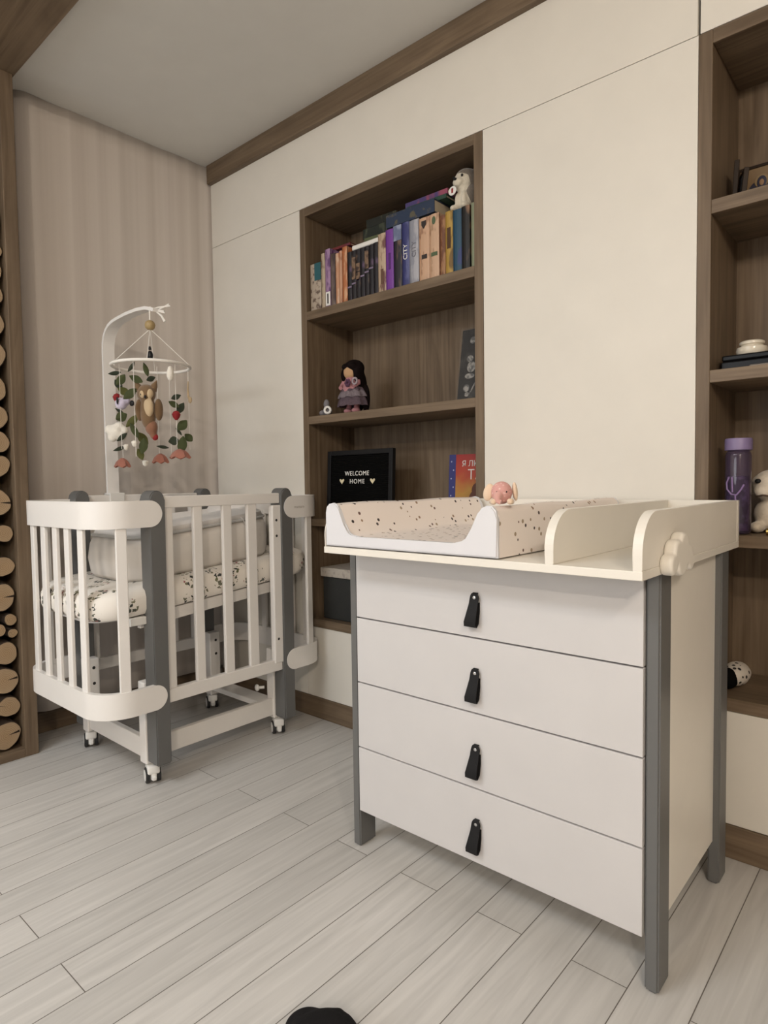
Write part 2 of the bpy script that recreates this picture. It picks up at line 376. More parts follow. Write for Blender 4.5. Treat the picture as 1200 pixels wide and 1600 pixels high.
LOGS = [(-1.007, 0.090, 0.050, 'lowest log in the firewood rack, large with ragged split face', 1), (-0.998, 0.195, 0.038, 'second log up in the firewood rack, round with orange centre', 0),
 (-1.001, 0.294, 0.047, 'third log up in the rack, large with crack pointing right', 1), (-0.999, 0.393, 0.040, 'fourth log up in the rack, round, under a small thin log', 0),
 (-0.973, 0.464, 0.016, 'thin pale log against the rack side, lower of two thin ones', 0), (-1.026, 0.482, 0.024, 'log cut by the photo edge, left of two thin logs', 0),
 (-0.980, 0.515, 0.021, 'thin pale log against the rack side, upper of two thin ones', 0), (-1.002, 0.600, 0.049, 'large log above the two thin logs, level with the mattress', 1),
 (-0.999, 0.712, 0.037, 'round log directly above the large one level with the mattress', 0), (-0.985, 0.833, 0.032, 'small round pale log just below the split heart-shaped log', 0),
 (-0.988, 0.945, 0.046, 'split log with wide notch, level with crib top rail', 1), (-0.980, 1.078, 0.038, 'log just above crib rail height, cut by photo edge', 0),
 (-0.980, 1.164, 0.043, 'small pale log level with the pink felt flowers', 0), (-0.980, 1.256, 0.045, 'pale round log level with the owl on the mobile', 0),
 (-0.980, 1.354, 0.048, 'log level with the leaves of the mobile', 0), (-0.980, 1.472, 0.062, 'log level with the white mobile hoop', 0),
 (-0.980, 1.590, 0.050, 'log level with the wooden bead of the mobile', 0), (-0.980, 1.690, 0.044, 'sixth log down from the top of the rack', 0),
 (-0.980, 1.772, 0.034, 'fifth log down from the top of the rack', 0), (-0.980, 1.845, 0.035, 'fourth log down from the top of the rack', 0),
 (-0.980, 1.945, 0.058, 'third log down from the top of the rack', 0), (-0.980, 2.068, 0.058, 'second log down from the top of the rack', 0),
 (-0.980, 2.176, 0.044, 'topmost log of the firewood rack', 0)]
def make_log(y, z, r, label, crack, i):
    y = min(y, -0.9625 - r*1.05)
    t = thing('firewood_log', label, 'log', (-0.165, y, z), 0, 'firewood logs in the rack')
    ph = i*1.7; n = 26
    def rad(a): return r*(1 + 0.05*math.sin(2*a+ph) + 0.035*math.sin(3*a+2*ph) + 0.015*math.sin(7*a+ph))
    def ring(bm, x, k): return [bm.verts.new((x, y + k*rad(2*PI*j/n)*math.cos(2*PI*j/n), z + k*rad(2*PI*j/n)*math.sin(2*PI*j/n))) for j in range(n)]
    bm = new(); A, B = ring(bm, -0.255, 1), ring(bm, -0.078, 1)
    for j in range(n): bm.faces.new((A[j], A[(j+1) % n], B[(j+1) % n], B[j]))
    bm.faces.new(A); bm.faces.new(B)
    obj('bark', bm, BARK, t, smooth=True)
    bm = new(); A, B = ring(bm, -0.079, 0.955), ring(bm, -0.074, 0.94)
    for j in range(n): bm.faces.new((A[j], A[(j+1) % n], B[(j+1) % n], B[j]))
    bm.faces.new(A); bm.faces.new(B)
    f = obj('cut_face', bm, LOGF, t)
    if crack or i % 3 == 1:
        a = (0.15 if crack else 2.6) + 0.2*math.sin(ph); bm = new(); L_ = 0.9*r; wdt = (0.09 if crack else 0.03)*r
        d = Vector((0, math.cos(a), math.sin(a))); nn = Vector((0, -math.sin(a), math.cos(a))); c = Vector((-0.0738, y, z))
        q = [c + d*L_*0.15, c + d*L_ + nn*wdt, c + d*L_ - nn*wdt]
        va = [bm.verts.new(p) for p in q]; vb = [bm.verts.new(p + Vector((-0.002, 0, 0))) for p in q]
        bm.faces.new(va); bm.faces.new(vb[::-1])
        for j in range(3): bm.faces.new((va[j], va[(j+1) % 3], vb[(j+1) % 3], vb[j]))
        obj('crack', bm, CRACK, t)
for i, L_ in enumerate(LOGS): make_log(*L_, i)

# ================================================================ the crib
CX0, CX1, CY0, CY1, CR = -0.040, 0.575, -0.960, -0.005, 0.115
CYM = (CY0+CY1)/2
def band_path(near):
    """plan path of an end band from the front post round to the rear post"""
    pts = []; n = 10
    ys = -0.738
    for k in range(8): pts.append((CX1, ys + (CY0+CR-ys)*k/7))
    for k in range(1, n+1):
        a = k/n*PI/2; pts.append((CX1-CR+CR*math.cos(a), CY0+CR-CR*math.sin(a)))
    for k in range(1, 9): pts.append((CX1-CR+(CX0+CR-CX1+CR)*k/8, CY0))
    for k in range(1, n+1):
        a = k/n*PI/2; pts.append((CX0+CR-CR*math.sin(a), CY0+CR-CR*math.cos(a)))
    for k in range(1, 8): pts.append((CX0, CY0+CR+(ys-CY0-CR)*k/7))
    if not near: pts = [(x, 2*CYM-y) for x, y in pts]
    return [Vector((x, y, 0)) for x, y in pts]
def band(near, z0, z1, th=0.015):
    P = band_path(near)
    # refine the two straight ends so they can be rounded
    L0 = P[0]; d0 = (P[1]-P[0]).normalized(); h = (z1-z0)/2
    extra = [L0 + d0*(h*(1-math.cos(k/8*PI/2))) for k in range(9)]
    P = extra + [p for p in P[1:] if (p-L0).length > h*1.02 and True]
    Le = P[-1]; de = (P[-2]-P[-1]).normalized()
    P = [p for p in P if (p-Le).length > h*1.02] + [Le + de*(h*(1-math.cos(k/8*PI/2))) for k in range(8, -1, -1)]
    N = len(P); zc = (z0+z1)/2; bm = new(); cols = []
    cen = Vector(((CX0+CX1)/2, CYM, 0))
    for i, p in enumerate(P):
        t = (P[min(i+1, N-1)]-P[max(i-1, 0)]).normalized(); nn = Vector((t.y, -t.x, 0))
        if nn.dot(p-cen) < 0: nn = -nn
        s0 = (p-L0).length; s1 = (p-Le).length
        hh = h
        if i <= 8: hh = math.sqrt(max(h*h-(h-s0)**2, 0))
        elif i >= N-9: hh = math.sqrt(max(h*h-(h-s1)**2, 0))
        hh = max(hh, 0.002)
        a, b = p + nn*0.002, p - nn*th
        cols.append([bm.verts.new((a.x, a.y, zc-hh)), bm.verts.new((a.x, a.y, zc+hh)), bm.verts.new((b.x, b.y, zc+hh)), bm.verts.new((b.x, b.y, zc-hh))])
    for A, B in zip(cols, cols[1:]):
        for k in range(4): bm.faces.new((A[k], A[(k+1) % 4], B[(k+1) % 4], B[k]))
    bm.faces.new(cols[0]); bm.faces.new(cols[-1][::-1])
    return bm
def slat(bm, x, y, ang, z0, z1, w=0.034, th=0.013):
    n0 = len(bm.verts)
    box(bm, -w/2, w/2, -th/2, th/2, z0, z1, 0.003, 2)
    xform(bm, Matrix.Translation((x, y, 0)) @ Matrix.Rotation(ang, 4, 'Z'), n0); return bm

crib = thing('baby_crib', 'white and grey wooden baby crib on casters beside the beige curtain', 'crib', ((CX0+CX1)/2, CYM, 0))
PY = (-0.753, 2*CYM+0.753)
for k, py in enumerate(PY):
    for s in (1, -1):
        xo, xi = (CX1, CX1-0.066) if s > 0 else (CX0, CX0+0.066)
        xa, xb = min(xo, xi), max(xo, xi)
        # grey post: plank with a rounded head and bevelled edges
        w = 0.026; poly = [(-w, 0.078), (w, 0.078), (w, 0.952)] + [(w*math.cos(a), 0.956+w*1.05*math.sin(a)) for a in [PI*j/12 for j in range(1, 12)]] + [(-w, 0.952)]
        bm = new(); prism(bm, poly, lambda a, b, t_: (t_, py+a, b), xa, xb)
        bmesh.ops.bevel(bm, geom=bm.edges[:], offset=0.004, segments=2, affect='EDGES')
        p = obj('post', bm, GREY, crib, smooth=True, label='grey lacquered post with rounded head')
        # white inner leg with holes that carries the caster
        lx0, lx1 = (xa-0.045, xa-0.001) if s > 0 else (xb+0.001, xb+0.045)
        leg = obj('leg', box(new(), lx0, lx1, py-0.030, py+0.022, 0.068, 0.345, 0.004), CRIBW, crib, label='white lower leg above its caster')
        bm = new()
        for z in (0.25, 0.31):
            tube(bm, [(lx0-0.0008 if s > 0 else lx1-0.002, py, z), (lx0+0.002 if s > 0 else lx1+0.0008, py, z)], 0.006, 12)
        obj('bolt_hole', bm, RUBBER, leg)
        # caster: two wheels, hub caps, white housing
        cxm = (lx0+lx1)/2 + (0.012 if s > 0 else -0.012); ang = (1.25, 1.15, 1.10, 1.15)[k*2+(s < 0)]
        M = Matrix.Translation((cxm, py-0.004, 0)) @ Matrix.Rotation(ang, 4, 'Z'); R90 = Matrix.Rotation(PI/2, 3, 'Y')
        bm = new(); box(bm, -0.0095, 0.0095, -0.028, 0.024, 0.014, 0.058, 0.005, 2); box(bm, -0.020, 0.020, -0.029, 0.022, 0.034, 0.064, 0.007, 3)
        tube(bm, [(0, 0, 0.06), (0, 0, 0.072)], 0.007, 12); box(bm, -0.007, 0.007, -0.036, -0.014, 0.016, 0.030, 0.003, 2)
        xform(bm, M); cs = obj('caster', bm, PLASTW, crib, smooth=True, label='white caster housing')
        for dx in (-0.018, 0.018):
            bm = new(); lathe(bm, [(0.020, -0.007), (0.0255, -0.0055), (0.0265, 0), (0.0255, 0.0055), (0.020, 0.007)], (0, 0, 0), 24, R90); xform(bm, Matrix.Translation((dx, 0, 0.0265))); xform(bm, M)
            obj('wheel', bm, RUBBER, cs, smooth=True)
            bm = new(); lathe(bm, [(0.019, -0.0082), (0.0195, 0), (0.019, 0.0082)], (0, 0, 0), 20, R90); xform(bm, Matrix.Translation((dx, 0, 0.0265))); xform(bm, M)
            obj('hub_cap', bm, PLASTW, cs, smooth=True)
for near in (True, False):
    for z0, z1 in ((0.866, 0.952), (0.268, 0.350)):
        b_ = obj('end_band', band(near, z0, z1), CRIBW, crib, smooth=True)
        if not near and z0 > 0.5:
            text('emblem', 'mamare', 0.016, Matrix.Translation((CX1+0.0022, -0.150, 0.908)) @ Matrix.Rotation(PI/2, 4, 'Z') @ Matrix.Rotation(PI/2, 4, 'X'), mat('faded_print', (0.40, 0.37, 0.33), 0.6), b_, 0.0003, label='small faded grey lettering')
    sl = [(CX1-0.0145, -0.872, PI/2-0.22), (0.457, CY0+0.0115, 0.06), (0.360, CY0+0.010, 0), (0.2675, CY0+0.010, 0), (0.172, CY0+0.010, 0), (0.075, CY0+0.0115, -0.06), (CX0+0.0145, -0.872, PI/2+0.22)]
    for x, y, a in sl:
        if not near: y = 2*CYM-y; a = -a
        obj('slat', slat(new(), x, y, a, 0.330, 0.885), CRIBW, crib)
for s in (1, -1):       # long side panels
    xc = 0.550 if s > 0 else -0.016
    tr = obj('top_rail', box(new(), xc-0.012, xc+0.012, PY[0]+0.026, PY[1]-0.026, 0.925, 0.964, 0.003), CRIBW, crib)
    br = obj('bottom_rail', box(new(), xc-0.012, xc+0.012, PY[0]+0.026, PY[1]-0.026, 0.274, 0.320, 0.003), CRIBW, crib)
    for a, b in ((-0.7265, -0.690), (-0.612, -0.577), (-0.493, -0.456), (-0.386, -0.345)):
        obj('slat', box(new(), xc-0.008, xc+0.008, a, b, 0.318, 0.928, 0.003), CRIBW, crib)
    st = obj('slat', box(new(), xc-0.010, xc+0.016, -0.276, -0.228, 0.305, 0.918, 0.004), CRIBW, crib, label='wide end slat with bolt holes')
    bm = new()
    for z in (0.80, 0.86, 0.40):
        tube(bm, [(xc+s*0.0158-0.001, -0.258, z), (xc+s*0.0158+0.0012, -0.258, z)], 0.005, 10)
    obj('bolt_hole', bm, RUBBER, st)
# base stretchers
obj('stretcher', box(new(), 0.478, 0.500, PY[0]+0.02, PY[1]-0.02, 0.080, 0.148, 0.003), CRIBW, crib)
obj('stretcher', box(new(), 0.070, 0.465, PY[0]-0.022, PY[0]+0.000, 0.080, 0.148, 0.003), CRIBW, crib)
obj('stretcher', box(new(), 0.070, 0.465, PY[1]-0.045, PY[1]+0.030, 0.100, 0.122, 0.003), CRIBW, crib)
bm = new(); tube(bm, [(0.455, PY[1]-0.035, 0.185), (0.440, PY[1]-0.055, 0.185)], 0.006, 10); ell(bm, (0.438, PY[1]-0.058, 0.185), (0.012, 0.008, 0.014)); obj('locking_knob', bm, PLASTW, crib, smooth=True)
# tilted mattress platform and the mattress
TILT = 0.085
def tilt_z(y, z): return z + (y+0.48)*TILT
def stad(x0, x1, y0, y1, r, n=10):
    pts = []
    for cx, cy, a0 in ((x1-r, y1-r, 0), (x0+r, y1-r, 90), (x0+r, y0+r, 180), (x1-r, y0+r, 270)):
        for k in range(n+1):
            a = math.radians(a0+90*k/n); pts.append((cx+r*math.cos(a), cy+r*math.sin(a)))
    return pts
bm = new(); prism(bm, stad(0.075, 0.455, -0.905, -0.055, 0.11), lambda a, b, t_: (a, b, tilt_z(b, t_)), 0.585, 0.598)
pf = obj('platform', bm, CRIBW, crib)
for a, b in ((0.488, 0.508), (0.020, 0.040)):
    bm = box(new(), a, b, -0.790, -0.150, 0.555, 0.598, 0.003)
    for v in bm.verts: v.co.z = tilt_z(v.co.y, v.co.z)
    obj('platform_rail', bm, CRIBW, crib)
bm = box(new(), 0.040, 0.488, -0.80, -0.765, 0.562, 0.585, 0.003)
for v in bm.verts: v.co.z = tilt_z(v.co.y, v.co.z)
obj('platform_rail', bm, CRIBW, crib)
bm = box(new(), 0.040, 0.488, -0.20, -0.165, 0.562, 0.585, 0.003)
for v in bm.verts: v.co.z = tilt_z(v.co.y, v.co.z)
obj('platform_rail', bm, CRIBW, crib)
obj('hook', box(new(), 0.500, 0.530, -0.835, -0.778, 0.545, 0.572, 0.003), PLASTW, crib)

FLORAL = print_mat('floral_sheet', (0.80, 0.76, 0.70), 62, 0.42, [(0.03, 0.035, 0.03), (0.12, 0.13, 0.06), (0.05, 0.055, 0.05), (0.20, 0.19, 0.12), (0.08, 0.09, 0.07), (0.16, 0.16, 0.11), (0.36, 0.14, 0.14)], 0.85, warp=0.022, cluster=(15, 0.44))
mt = thing('crib_mattress', 'crib mattress in white floral sheet lying tilted inside the crib', 'mattress', (0.26, CYM, 0.60))
bm = new(); rings = []
for (ins, z) in ((0.030, 0.600), (0.010, 0.606), (0.0, 0.622), (0.0, 0.662), (0.008, 0.682), (0.030, 0.694), (0.060, 0.697)):
    rings.append([bm.verts.new((a, b, tilt_z(b, z) + 0.003*noise.noise(Vector((a*14, b*14, z))))) for a, b in stad(-0.005+ins, 0.533-ins, -0.941+ins, -0.026-ins, 0.115-ins*0.5)])
for A, B in zip(rings, rings[1:]):
    n = len(A)
    for k in range(n): bm.faces.new((A[k], A[(k+1) % n], B[(k+1) % n], B[k]))
bm.faces.new(rings[0][::-1]); bm.faces.new(rings[-1])
obj('fitted_sheet', bm, FLORAL, mt, smooth=True)

# translucent white baby nest standing on the mattress
def sheer_mat():
    m, nt, b, tc, N, L = nodes_mat('sheer_white_mesh', 0.7)
    b.inputs['Base Color'].default_value = (0.80, 0.76, 0.71, 1); b.inputs['Subsurface Weight'].default_value = 0.0
    wv = N('ShaderNodeTexWave'); wv.inputs['Scale'].default_value = 4; wv.inputs['Distortion'].default_value = 6; L(tc.outputs['Object'], wv.inputs['Vector'])
    mr = N('ShaderNodeMapRange'); mr.inputs[3].default_value = 0.84; mr.inputs[4].default_value = 0.97; L(wv.outputs['Fac'], mr.inputs[0]); L(mr.outputs[0], b.inputs['Alpha'])
    return m
SHEER = sheer_mat(); NESTW = mat('soft_white_cotton', (0.70, 0.67, 0.64), 0.9, sheen=0.3, bump=(40, 0.3, 0.004)); NESTG = mat('pale_grey_piping', (0.46, 0.45, 0.43), 0.9)
nest = thing('baby_nest', 'sheer white zipped baby nest standing on the crib mattress', 'baby nest', (0.27, -0.52, 0.70))
def nestring(z, ins, wob=0.006):
    return [(a + wob*math.sin(9*b+3*z*8), b, tilt_z(b, z) + 0.004*math.sin(14*a+11*b)) for a, b in stad(0.115+ins, 0.470-ins, -0.800+ins, -0.19-ins, 0.09, 8)]
bm = new(); rings = [[bm.verts.new(p) for p in nestring(z, ins)] for z, ins in ((0.699, 0.01), (0.715, 0.0), (0.77, -0.006), (0.82, -0.002), (0.852, 0.008))]
for A, B in zip(rings, rings[1:]):
    n = len(A)
    for k in range(n): bm.faces.new((A[k], A[(k+1) % n], B[(k+1) % n], B[k]))
o = obj('side_wall', bm, SHEER, nest, smooth=True); md = o.modifiers.new('thickness', 'SOLIDIFY'); md.thickness = 0.004
bm = new(); rings = [[bm.verts.new(p) for p in nestring(z, ins)] for z, ins in ((0.850, 0.006), (0.872, 0.012), (0.886, 0.035), (0.889, 0.075), (0.880, 0.12), (0.868, 0.15))]
for A, B in zip(rings, rings[1:]):
    n = len(A)
    for k in range(n): bm.faces.new((A[k], A[(k+1) % n], B[(k+1) % n], B[k]))
bm.faces.new(rings[-1])
o = obj('top_cover', bm, NESTW, nest, smooth=True); md = o.modifiers.new('thickness', 'SOLIDIFY'); md.thickness = 0.003
bm = new(); pts = nestring(0.851, 0.004); tube(bm, pts + [pts[0]], 0.0055, 8); obj('piping', bm, NESTG, nest, smooth=True)
bm = new(); ell(bm, (0.30, -0.275, 0.905), (0.13, 0.085, 0.042), Matrix.Rotation(0.35, 3, 'X')); obj('hood', bm, NESTW, nest, smooth=True)
bm = new(); tube(bm, [(0.463, -0.345, 0.872), (0.468, -0.33, 0.85), (0.470, -0.315, 0.825), (0.470, -0.309, 0.80)], 0.0022, 6); tube(bm, [(0.470, -0.34, 0.86), (0.472, -0.328, 0.84), (0.472, -0.322, 0.80)], 0.0018, 6); obj('tie_cord', bm, NESTW, nest)

# ---------------------------------------------------------------- mobile arm and mobile
AY = -0.605
arm = thing('mobile_arm', 'white curved crib mobile arm clamped to the rear crib rail', 'mobile arm', (-0.035, AY, 0.75))
bm = new(); pth = [(-0.034, 0.70), (-0.034, 0.97), (-0.036, 1.20), (-0.036, 1.42)] + [(-0.036, 1.54), (-0.033, 1.566), (-0.024, 1.592), (-0.008, 1.612), (0.014, 1.627), (0.042, 1.637), (0.08, 1.643), (0.15, 1.649), (0.23, 1.650), (0.29, 1.645), (0.325, 1.636), (0.345, 1.629)]
cols = []
for i, (x, z) in enumerate(pth):
    p = Vector((x, 0, z)); q0 = Vector((*pth[max(i-1, 0)][:1], 0, pth[max(i-1, 0)][1])); q1 = Vector((pth[min(i+1, len(pth)-1)][0], 0, pth[min(i+1, len(pth)-1)][1]))
    t_ = (q1-q0).normalized(); nn = Vector((t_.z, 0, -t_.x)); s = i/len(pth)
    hw = 0.0235 - 0.009*max(0, (i-8)/(len(pth)-9)) ; h_ = 0.006
    cols.append([bm.verts.new(p + nn*h_*a + Vector((0, AY+hw*b, 0))) for a, b in ((1, -1), (1, 1), (-1, 1), (-1, -1))])
for A, B in zip(cols, cols[1:]):
    for k in range(4): bm.faces.new((A[k], A[(k+1) % 4], B[(k+1) % 4], B[k]))
bm.faces.new(cols[0]); bm.faces.new(cols[-1][::-1])
obj('curved_bar', bm, CRIBW, arm, smooth=True)
bm = box(new(), -0.050, -0.0405, AY-0.03, AY+0.03, 0.905, 0.972, 0.002); box(bm, -0.050, 0.004, AY-0.03, AY+0.03, 0.9646, 0.972, 0.002); box(bm, -0.0035, 0.004, AY-0.03, AY+0.03, 0.915, 0.966, 0.002); obj('clamp', bm, PLASTW, arm)

MC = Vector((0.335, AY, 1.43)); RV = Vector((cy_, sy_, 0)); DV = Vector((-sy_, cy_, 0))
mob = thing('crib_mobile', 'hanging felt crib mobile with owl, leaves and flowers below white hoop', 'mobile', (MC.x, MC.y, 1.62))
def mp_(a, z, d=0.0): return Vector((MC.x, MC.y, 0)) + RV*a + DV*d + Vector((0, 0, z))
STRING = mat('white_cord', (0.80, 0.77, 0.72), 0.8)
obj('hoop', torus(new(), (MC.x-RV.x*0.02, MC.y-RV.y*0.02, MC.z), 0.135, 0.0055), STRING, mob, smooth=True)
HC = Vector((MC.x, MC.y, 0)) - RV*0.02
bm = new(); lathe(bm, [(0.002, -0.0185), (0.010, -0.0155), (0.016, -0.010), (0.0185, 0), (0.016, 0.010), (0.010, 0.0155), (0.002, 0.0185)], (*HC.xy, 1.578), 20); obj('wooden_bead', bm, mat('natural_bead', (0.36, 0.26, 0.12), 0.5), mob, smooth=True)
bm = new(); c = Vector((*HC.xy, 0))
tube(bm, [c + Vector((0, 0, 1.592)), c + Vector((0, 0, 1.636))], 0.0028, 6)
for s, L1, L2 in ((1, 0.055, 0.012), (1, 0.035, -0.012), (-1, 0.02, 0.004)):
    tube(bm, [mp_(-0.01, 1.634), mp_(0.012*s, 1.634+L2*0.6), mp_(L1*s, 1.634+L2), mp_(L1*s*0.92, 1.640+L2), mp_(0.008*s, 1.630)], 0.003, 6)
tube(bm, [mp_(0.005, 1.625), mp_(0.022, 1.612), mp_(0.034, 1.590)], [0.003, 0.004, 0.005], 6)
obj('ribbon_bow', bm, STRING, mob, smooth=True)
bm = new()
for a in (0.25, PI*0.5+0.25, PI+0.25, PI*1.5+0.25):
    tube(bm, [c + Vector((0, 0, 1.565)), c + RV*0.135*math.cos(a) + DV*0.135*math.sin(a) + Vector((0, 0, 1.436))], 0.0014, 5)
obj('suspension_cord', bm, STRING, mob)
bm = new()
for a, d, zb in ((-0.145, 0.03, 1.10), (-0.112, -0.06, 1.13), (-0.035, -0.13, 1.10), (0.0, 0.0, 1.10), (0.004, 0.12, 1.12), (0.088, -0.07, 1.14), (0.103, 0.03, 1.13)):
    tube(bm, [mp_(a, 1.43, d), mp_(a, zb, d)], 0.001, 5)
obj('hanging_thread', bm, STRING, mob)
LEAF = [mat('felt_leaf_green', (0.105, 0.125, 0.05), 0.95, sheen=0.3), mat('felt_leaf_dark', (0.065, 0.08, 0.05), 0.95, sheen=0.3), mat('felt_leaf_olive', (0.15, 0.155, 0.045), 0.95, sheen=0.3)]
def leaf(a, z, d, L_, W_, ang, tw, m):
    bm = new(); n = 8; top = []; 
    R = Matrix.Rotation(tw, 3, 'Z')
    def P(u, v): 
        x = (u-0.5)*L_; y = v*W_/2*math.sin(PI*min(max(u, 0.02), 0.98))**0.8
        bend = 0.006*math.sin(PI*u) + abs(v)*0.003
        ca, sa = math.cos(ang), math.sin(ang)
        px, pz = x*ca - y*sa, x*sa + y*ca
        q = R @ Vector((px, bend, pz)); return mp_(a, z, d) + RV*q.x + DV*q.y + Vector((0, 0, q.z))
    g = [[bm.verts.new(P(i/n, v)) for v in (-1, -0.4, 0, 0.4, 1)] for i in range(n+1)]
    for i in range(n):
        for k in range(4): bm.faces.new((g[i][k], g[i+1][k], g[i+1][k+1], g[i][k+1]))
    bmesh.ops.solidify(bm, geom=bm.faces[:], thickness=0.0022)
    obj('leaf', bm, m, mob, smooth=True)
for (a, z, d, L_, W_, ang, tw, k) in [(-0.163, 1.413, 0.02, .045, .016, .15, .2, 1), (-0.148, 1.372, 0.02, .040, .026, -.9, .6, 1), (-0.121, 1.380, -.03, .048, .030, .9, .2, 0), (-0.103, 1.336, -.05, .045, .028, -.5, .2, 2),
    (-0.141, 1.271, 0.0, .038, .012, -.6, .1, 1), (-0.114, 1.246, -.05, .042, .036, .5, .4, 0), (-0.115, 1.174, -.05, .045, .018, .7, .2, 1), (-0.155, 1.137, 0.02, .046, .015, .35, .1, 1),
    (-0.047, 1.409, -.12, .042, .013, 1.0, .2, 1), (-0.004, 1.402, -.10, .050, .018, -1.3, .2, 0), (-0.031, 1.367, -.12, .048, .026, -.45, .2, 0), (0.006, 1.374, -.08, .032, .020, .4, .4, 1),
    (-0.055, 1.317, -.12, .056, .030, .7, .1, 0), (-0.049, 1.224, -.12, .060, .026, .8, .2, 2), (-0.043, 1.190, -.12, .058, .022, -1.1, .2, 0), (-0.026, 1.165, -.09, .055, .030, -.9, .3, 2),
    (-0.014, 1.137, -.12, .056, .030, 1.4, .2, 0), (-0.025, 1.108, -.12, .042, .024, -1.2, .2, 2), (0.026, 1.137, -.04, .044, .012, -.15, .1, 1),
    (0.086, 1.312, -.06, .036, .020, .4, .4, 1), (0.081, 1.285, -.07, .040, .022, -.5, .3, 0), (0.100, 1.272, -.06, .046, .026, 1.0, .3, 1), (0.104, 1.212, -.06, .048, .034, .8, .1, 0),
    (0.088, 1.190, -.05, .034, .010, -.9, .1, 1), (0.075, 1.157, -.07, .036, .032, .2, .1, 1), (0.117, 1.170, -.03, .036, .028, -.8, .2, 0), (0.105, 1.142, -.07, .062, .034, 1.4, .2, 0)]:
    leaf(a, z, d, L_, W_, ang, tw, LEAF[k])
def blob(name, parts, m, parent, vox=0.004, label=None):
    bm = new()
    for c_, r in parts: ell(bm, c_, r)
    return obj(name, bm, m, parent, remesh=vox, label=label)
BR1, BR2, CRM = mat('felt_brown', (0.16, 0.095, 0.045), 0.95, sheen=0.3), mat('felt_rust', (0.22, 0.10, 0.055), 0.95, sheen=0.3), mat('felt_cream', (0.48, 0.36, 0.22), 0.95, sheen=0.3)
OD_ = -0.10
def mc(a, z, d=OD_): return tuple(mp_(a, z, d))
# owl
bm = new(); ell(bm, mc(0.0, 1.255), (0.030, 0.026, 0.062)); ell(bm, mc(-0.004, 1.318), (0.038, 0.030, 0.033)); owl = obj('owl', bm, BR1, mob, remesh=0.004, label='brown felt owl with pointed ears')
for s in (-1, 1):
    bm = new(); lathe(bm, [(0.015, -0.018), (0.011, 0.0), (0.001, 0.020)], mc(-0.004+0.029*s, 1.346), 12, Matrix.Rotation(0.45*s, 3, DV)); obj('ear', bm, BR1, owl, smooth=True)
    obj('eye', ell(new(), mc(0.002+0.013*s, 1.313, OD_-0.0275), (0.0045, 0.0045, 0.006)), BLACK, owl, smooth=True)
    bm = new(); ell(bm, mc(0.006+0.033*s, 1.262, OD_-0.005), (0.010, 0.016, 0.038)); obj('wing', bm, BR1, owl, smooth=True)
bm = new(); ell(bm, mc(-0.007, 1.315, OD_-0.020), (0.014, 0.013, 0.017)); ell(bm, mc(0.014, 1.316, OD_-0.020), (0.014, 0.013, 0.018)); ell(bm, mc(0.005, 1.268, OD_-0.014), (0.029, 0.015, 0.036)); obj('face_and_belly', bm, CRM, owl, remesh=0.003)
obj('beak', ell(new(), mc(0.004, 1.303, OD_-0.034), (0.004, 0.004, 0.006)), BLACK, owl, smooth=True)
bm = new(); ell(bm, mc(0.010, 1.202), (0.025, 0.020, 0.028)); ell(bm, mc(0.016, 1.178), (0.014, 0.012, 0.018)); obj('tail', bm, BR2, owl, remesh=0.004)
RED, PINK, LIL, CLD = mat('felt_red', (0.24, 0.015, 0.018), 0.95), mat('felt_salmon', (0.58, 0.26, 0.19), 0.95, sheen=0.3), mat('felt_lilac', (0.55, 0.50, 0.62), 0.95, sheen=0.3), mat('felt_white', (0.74, 0.70, 0.62), 0.95, sheen=0.4, bump=(90, 0.6, 0.004))
obj('tail_tip', ell(new(), mc(0.022, 1.168), (0.011, 0.010, 0.012)), RED, owl, smooth=True)
for a, z, d in ((-0.152, 1.320, 0.01), (0.088, 1.245, -0.07)):
    bm = new(); lathe(bm, [(0.004, -0.016), (0.012, -0.006), (0.015, 0.004), (0.010, 0.013), (0.002, 0.017)], mc(a, z, d), 16); obj('felt_berry', bm, RED, mob, smooth=True, label='red felt berry')
bm = new(); ell(bm, mc(-0.113, 1.292, -0.05), (0.026, 0.020, 0.022)); ell(bm, mc(-0.092, 1.300, -0.05), (0.014, 0.012, 0.014)); bd = obj('felt_bird', bm, LIL, mob, remesh=0.004, label='pale lilac felt bird')
obj('wing', ell(new(), mc(-0.117, 1.300, -0.073), (0.005, 0.003, 0.014)), BLACK, bd, smooth=True)
bm = new()
for a, z, r in ((-0.147, 1.195, 0.030), (-0.172, 1.203, 0.018), (-0.160, 1.178, 0.020), (-0.128, 1.182, 0.022), (-0.135, 1.212, 0.020), (-0.118, 1.198, 0.018)): ell(bm, mc(a, z, -0.02), (r, r*0.8, r))
obj('felt_cloud', bm, CLD, mob, remesh=0.004, label='white felt cloud')
bm = new(); ell(bm, mc(0.081, 1.384, -0.10), (0.013, 0.013, 0.024)); ell(bm, mc(0.081, 1.400, -0.10), (0.010, 0.010, 0.014)); obj('felt_drop', bm, CLD, mob, remesh=0.004, label='white felt drop')
bm = new(); tube(bm, [mp_(0.112, 1.375, 0.0), mp_(0.110, 1.345, 0.0), mp_(0.112, 1.315, 0.0)], [0.002, 0.003, 0.004], 8); ell(bm, mc(0.117, 1.308, 0.0), (0.010, 0.006, 0.012)); obj('felt_twig', bm, CRM, mob, smooth=True)
bm = new(); tube(bm, [mp_(-0.018, 1.497, -0.02), mp_(-0.015, 1.486, -0.02)], 0.005, 8); ell(bm, mc(-0.016, 1.466, -0.02), (0.012, 0.010, 0.017)); bm.faces.ensure_lookup_table(); obj('felt_bee', bm, BLACK, mob, smooth=True, label='small black felt bee with white stripe')
obj('felt_button', ell(new(), mc(-0.040, 1.281, -0.14), (0.012, 0.006, 0.010)), BLACK, mob, smooth=True)
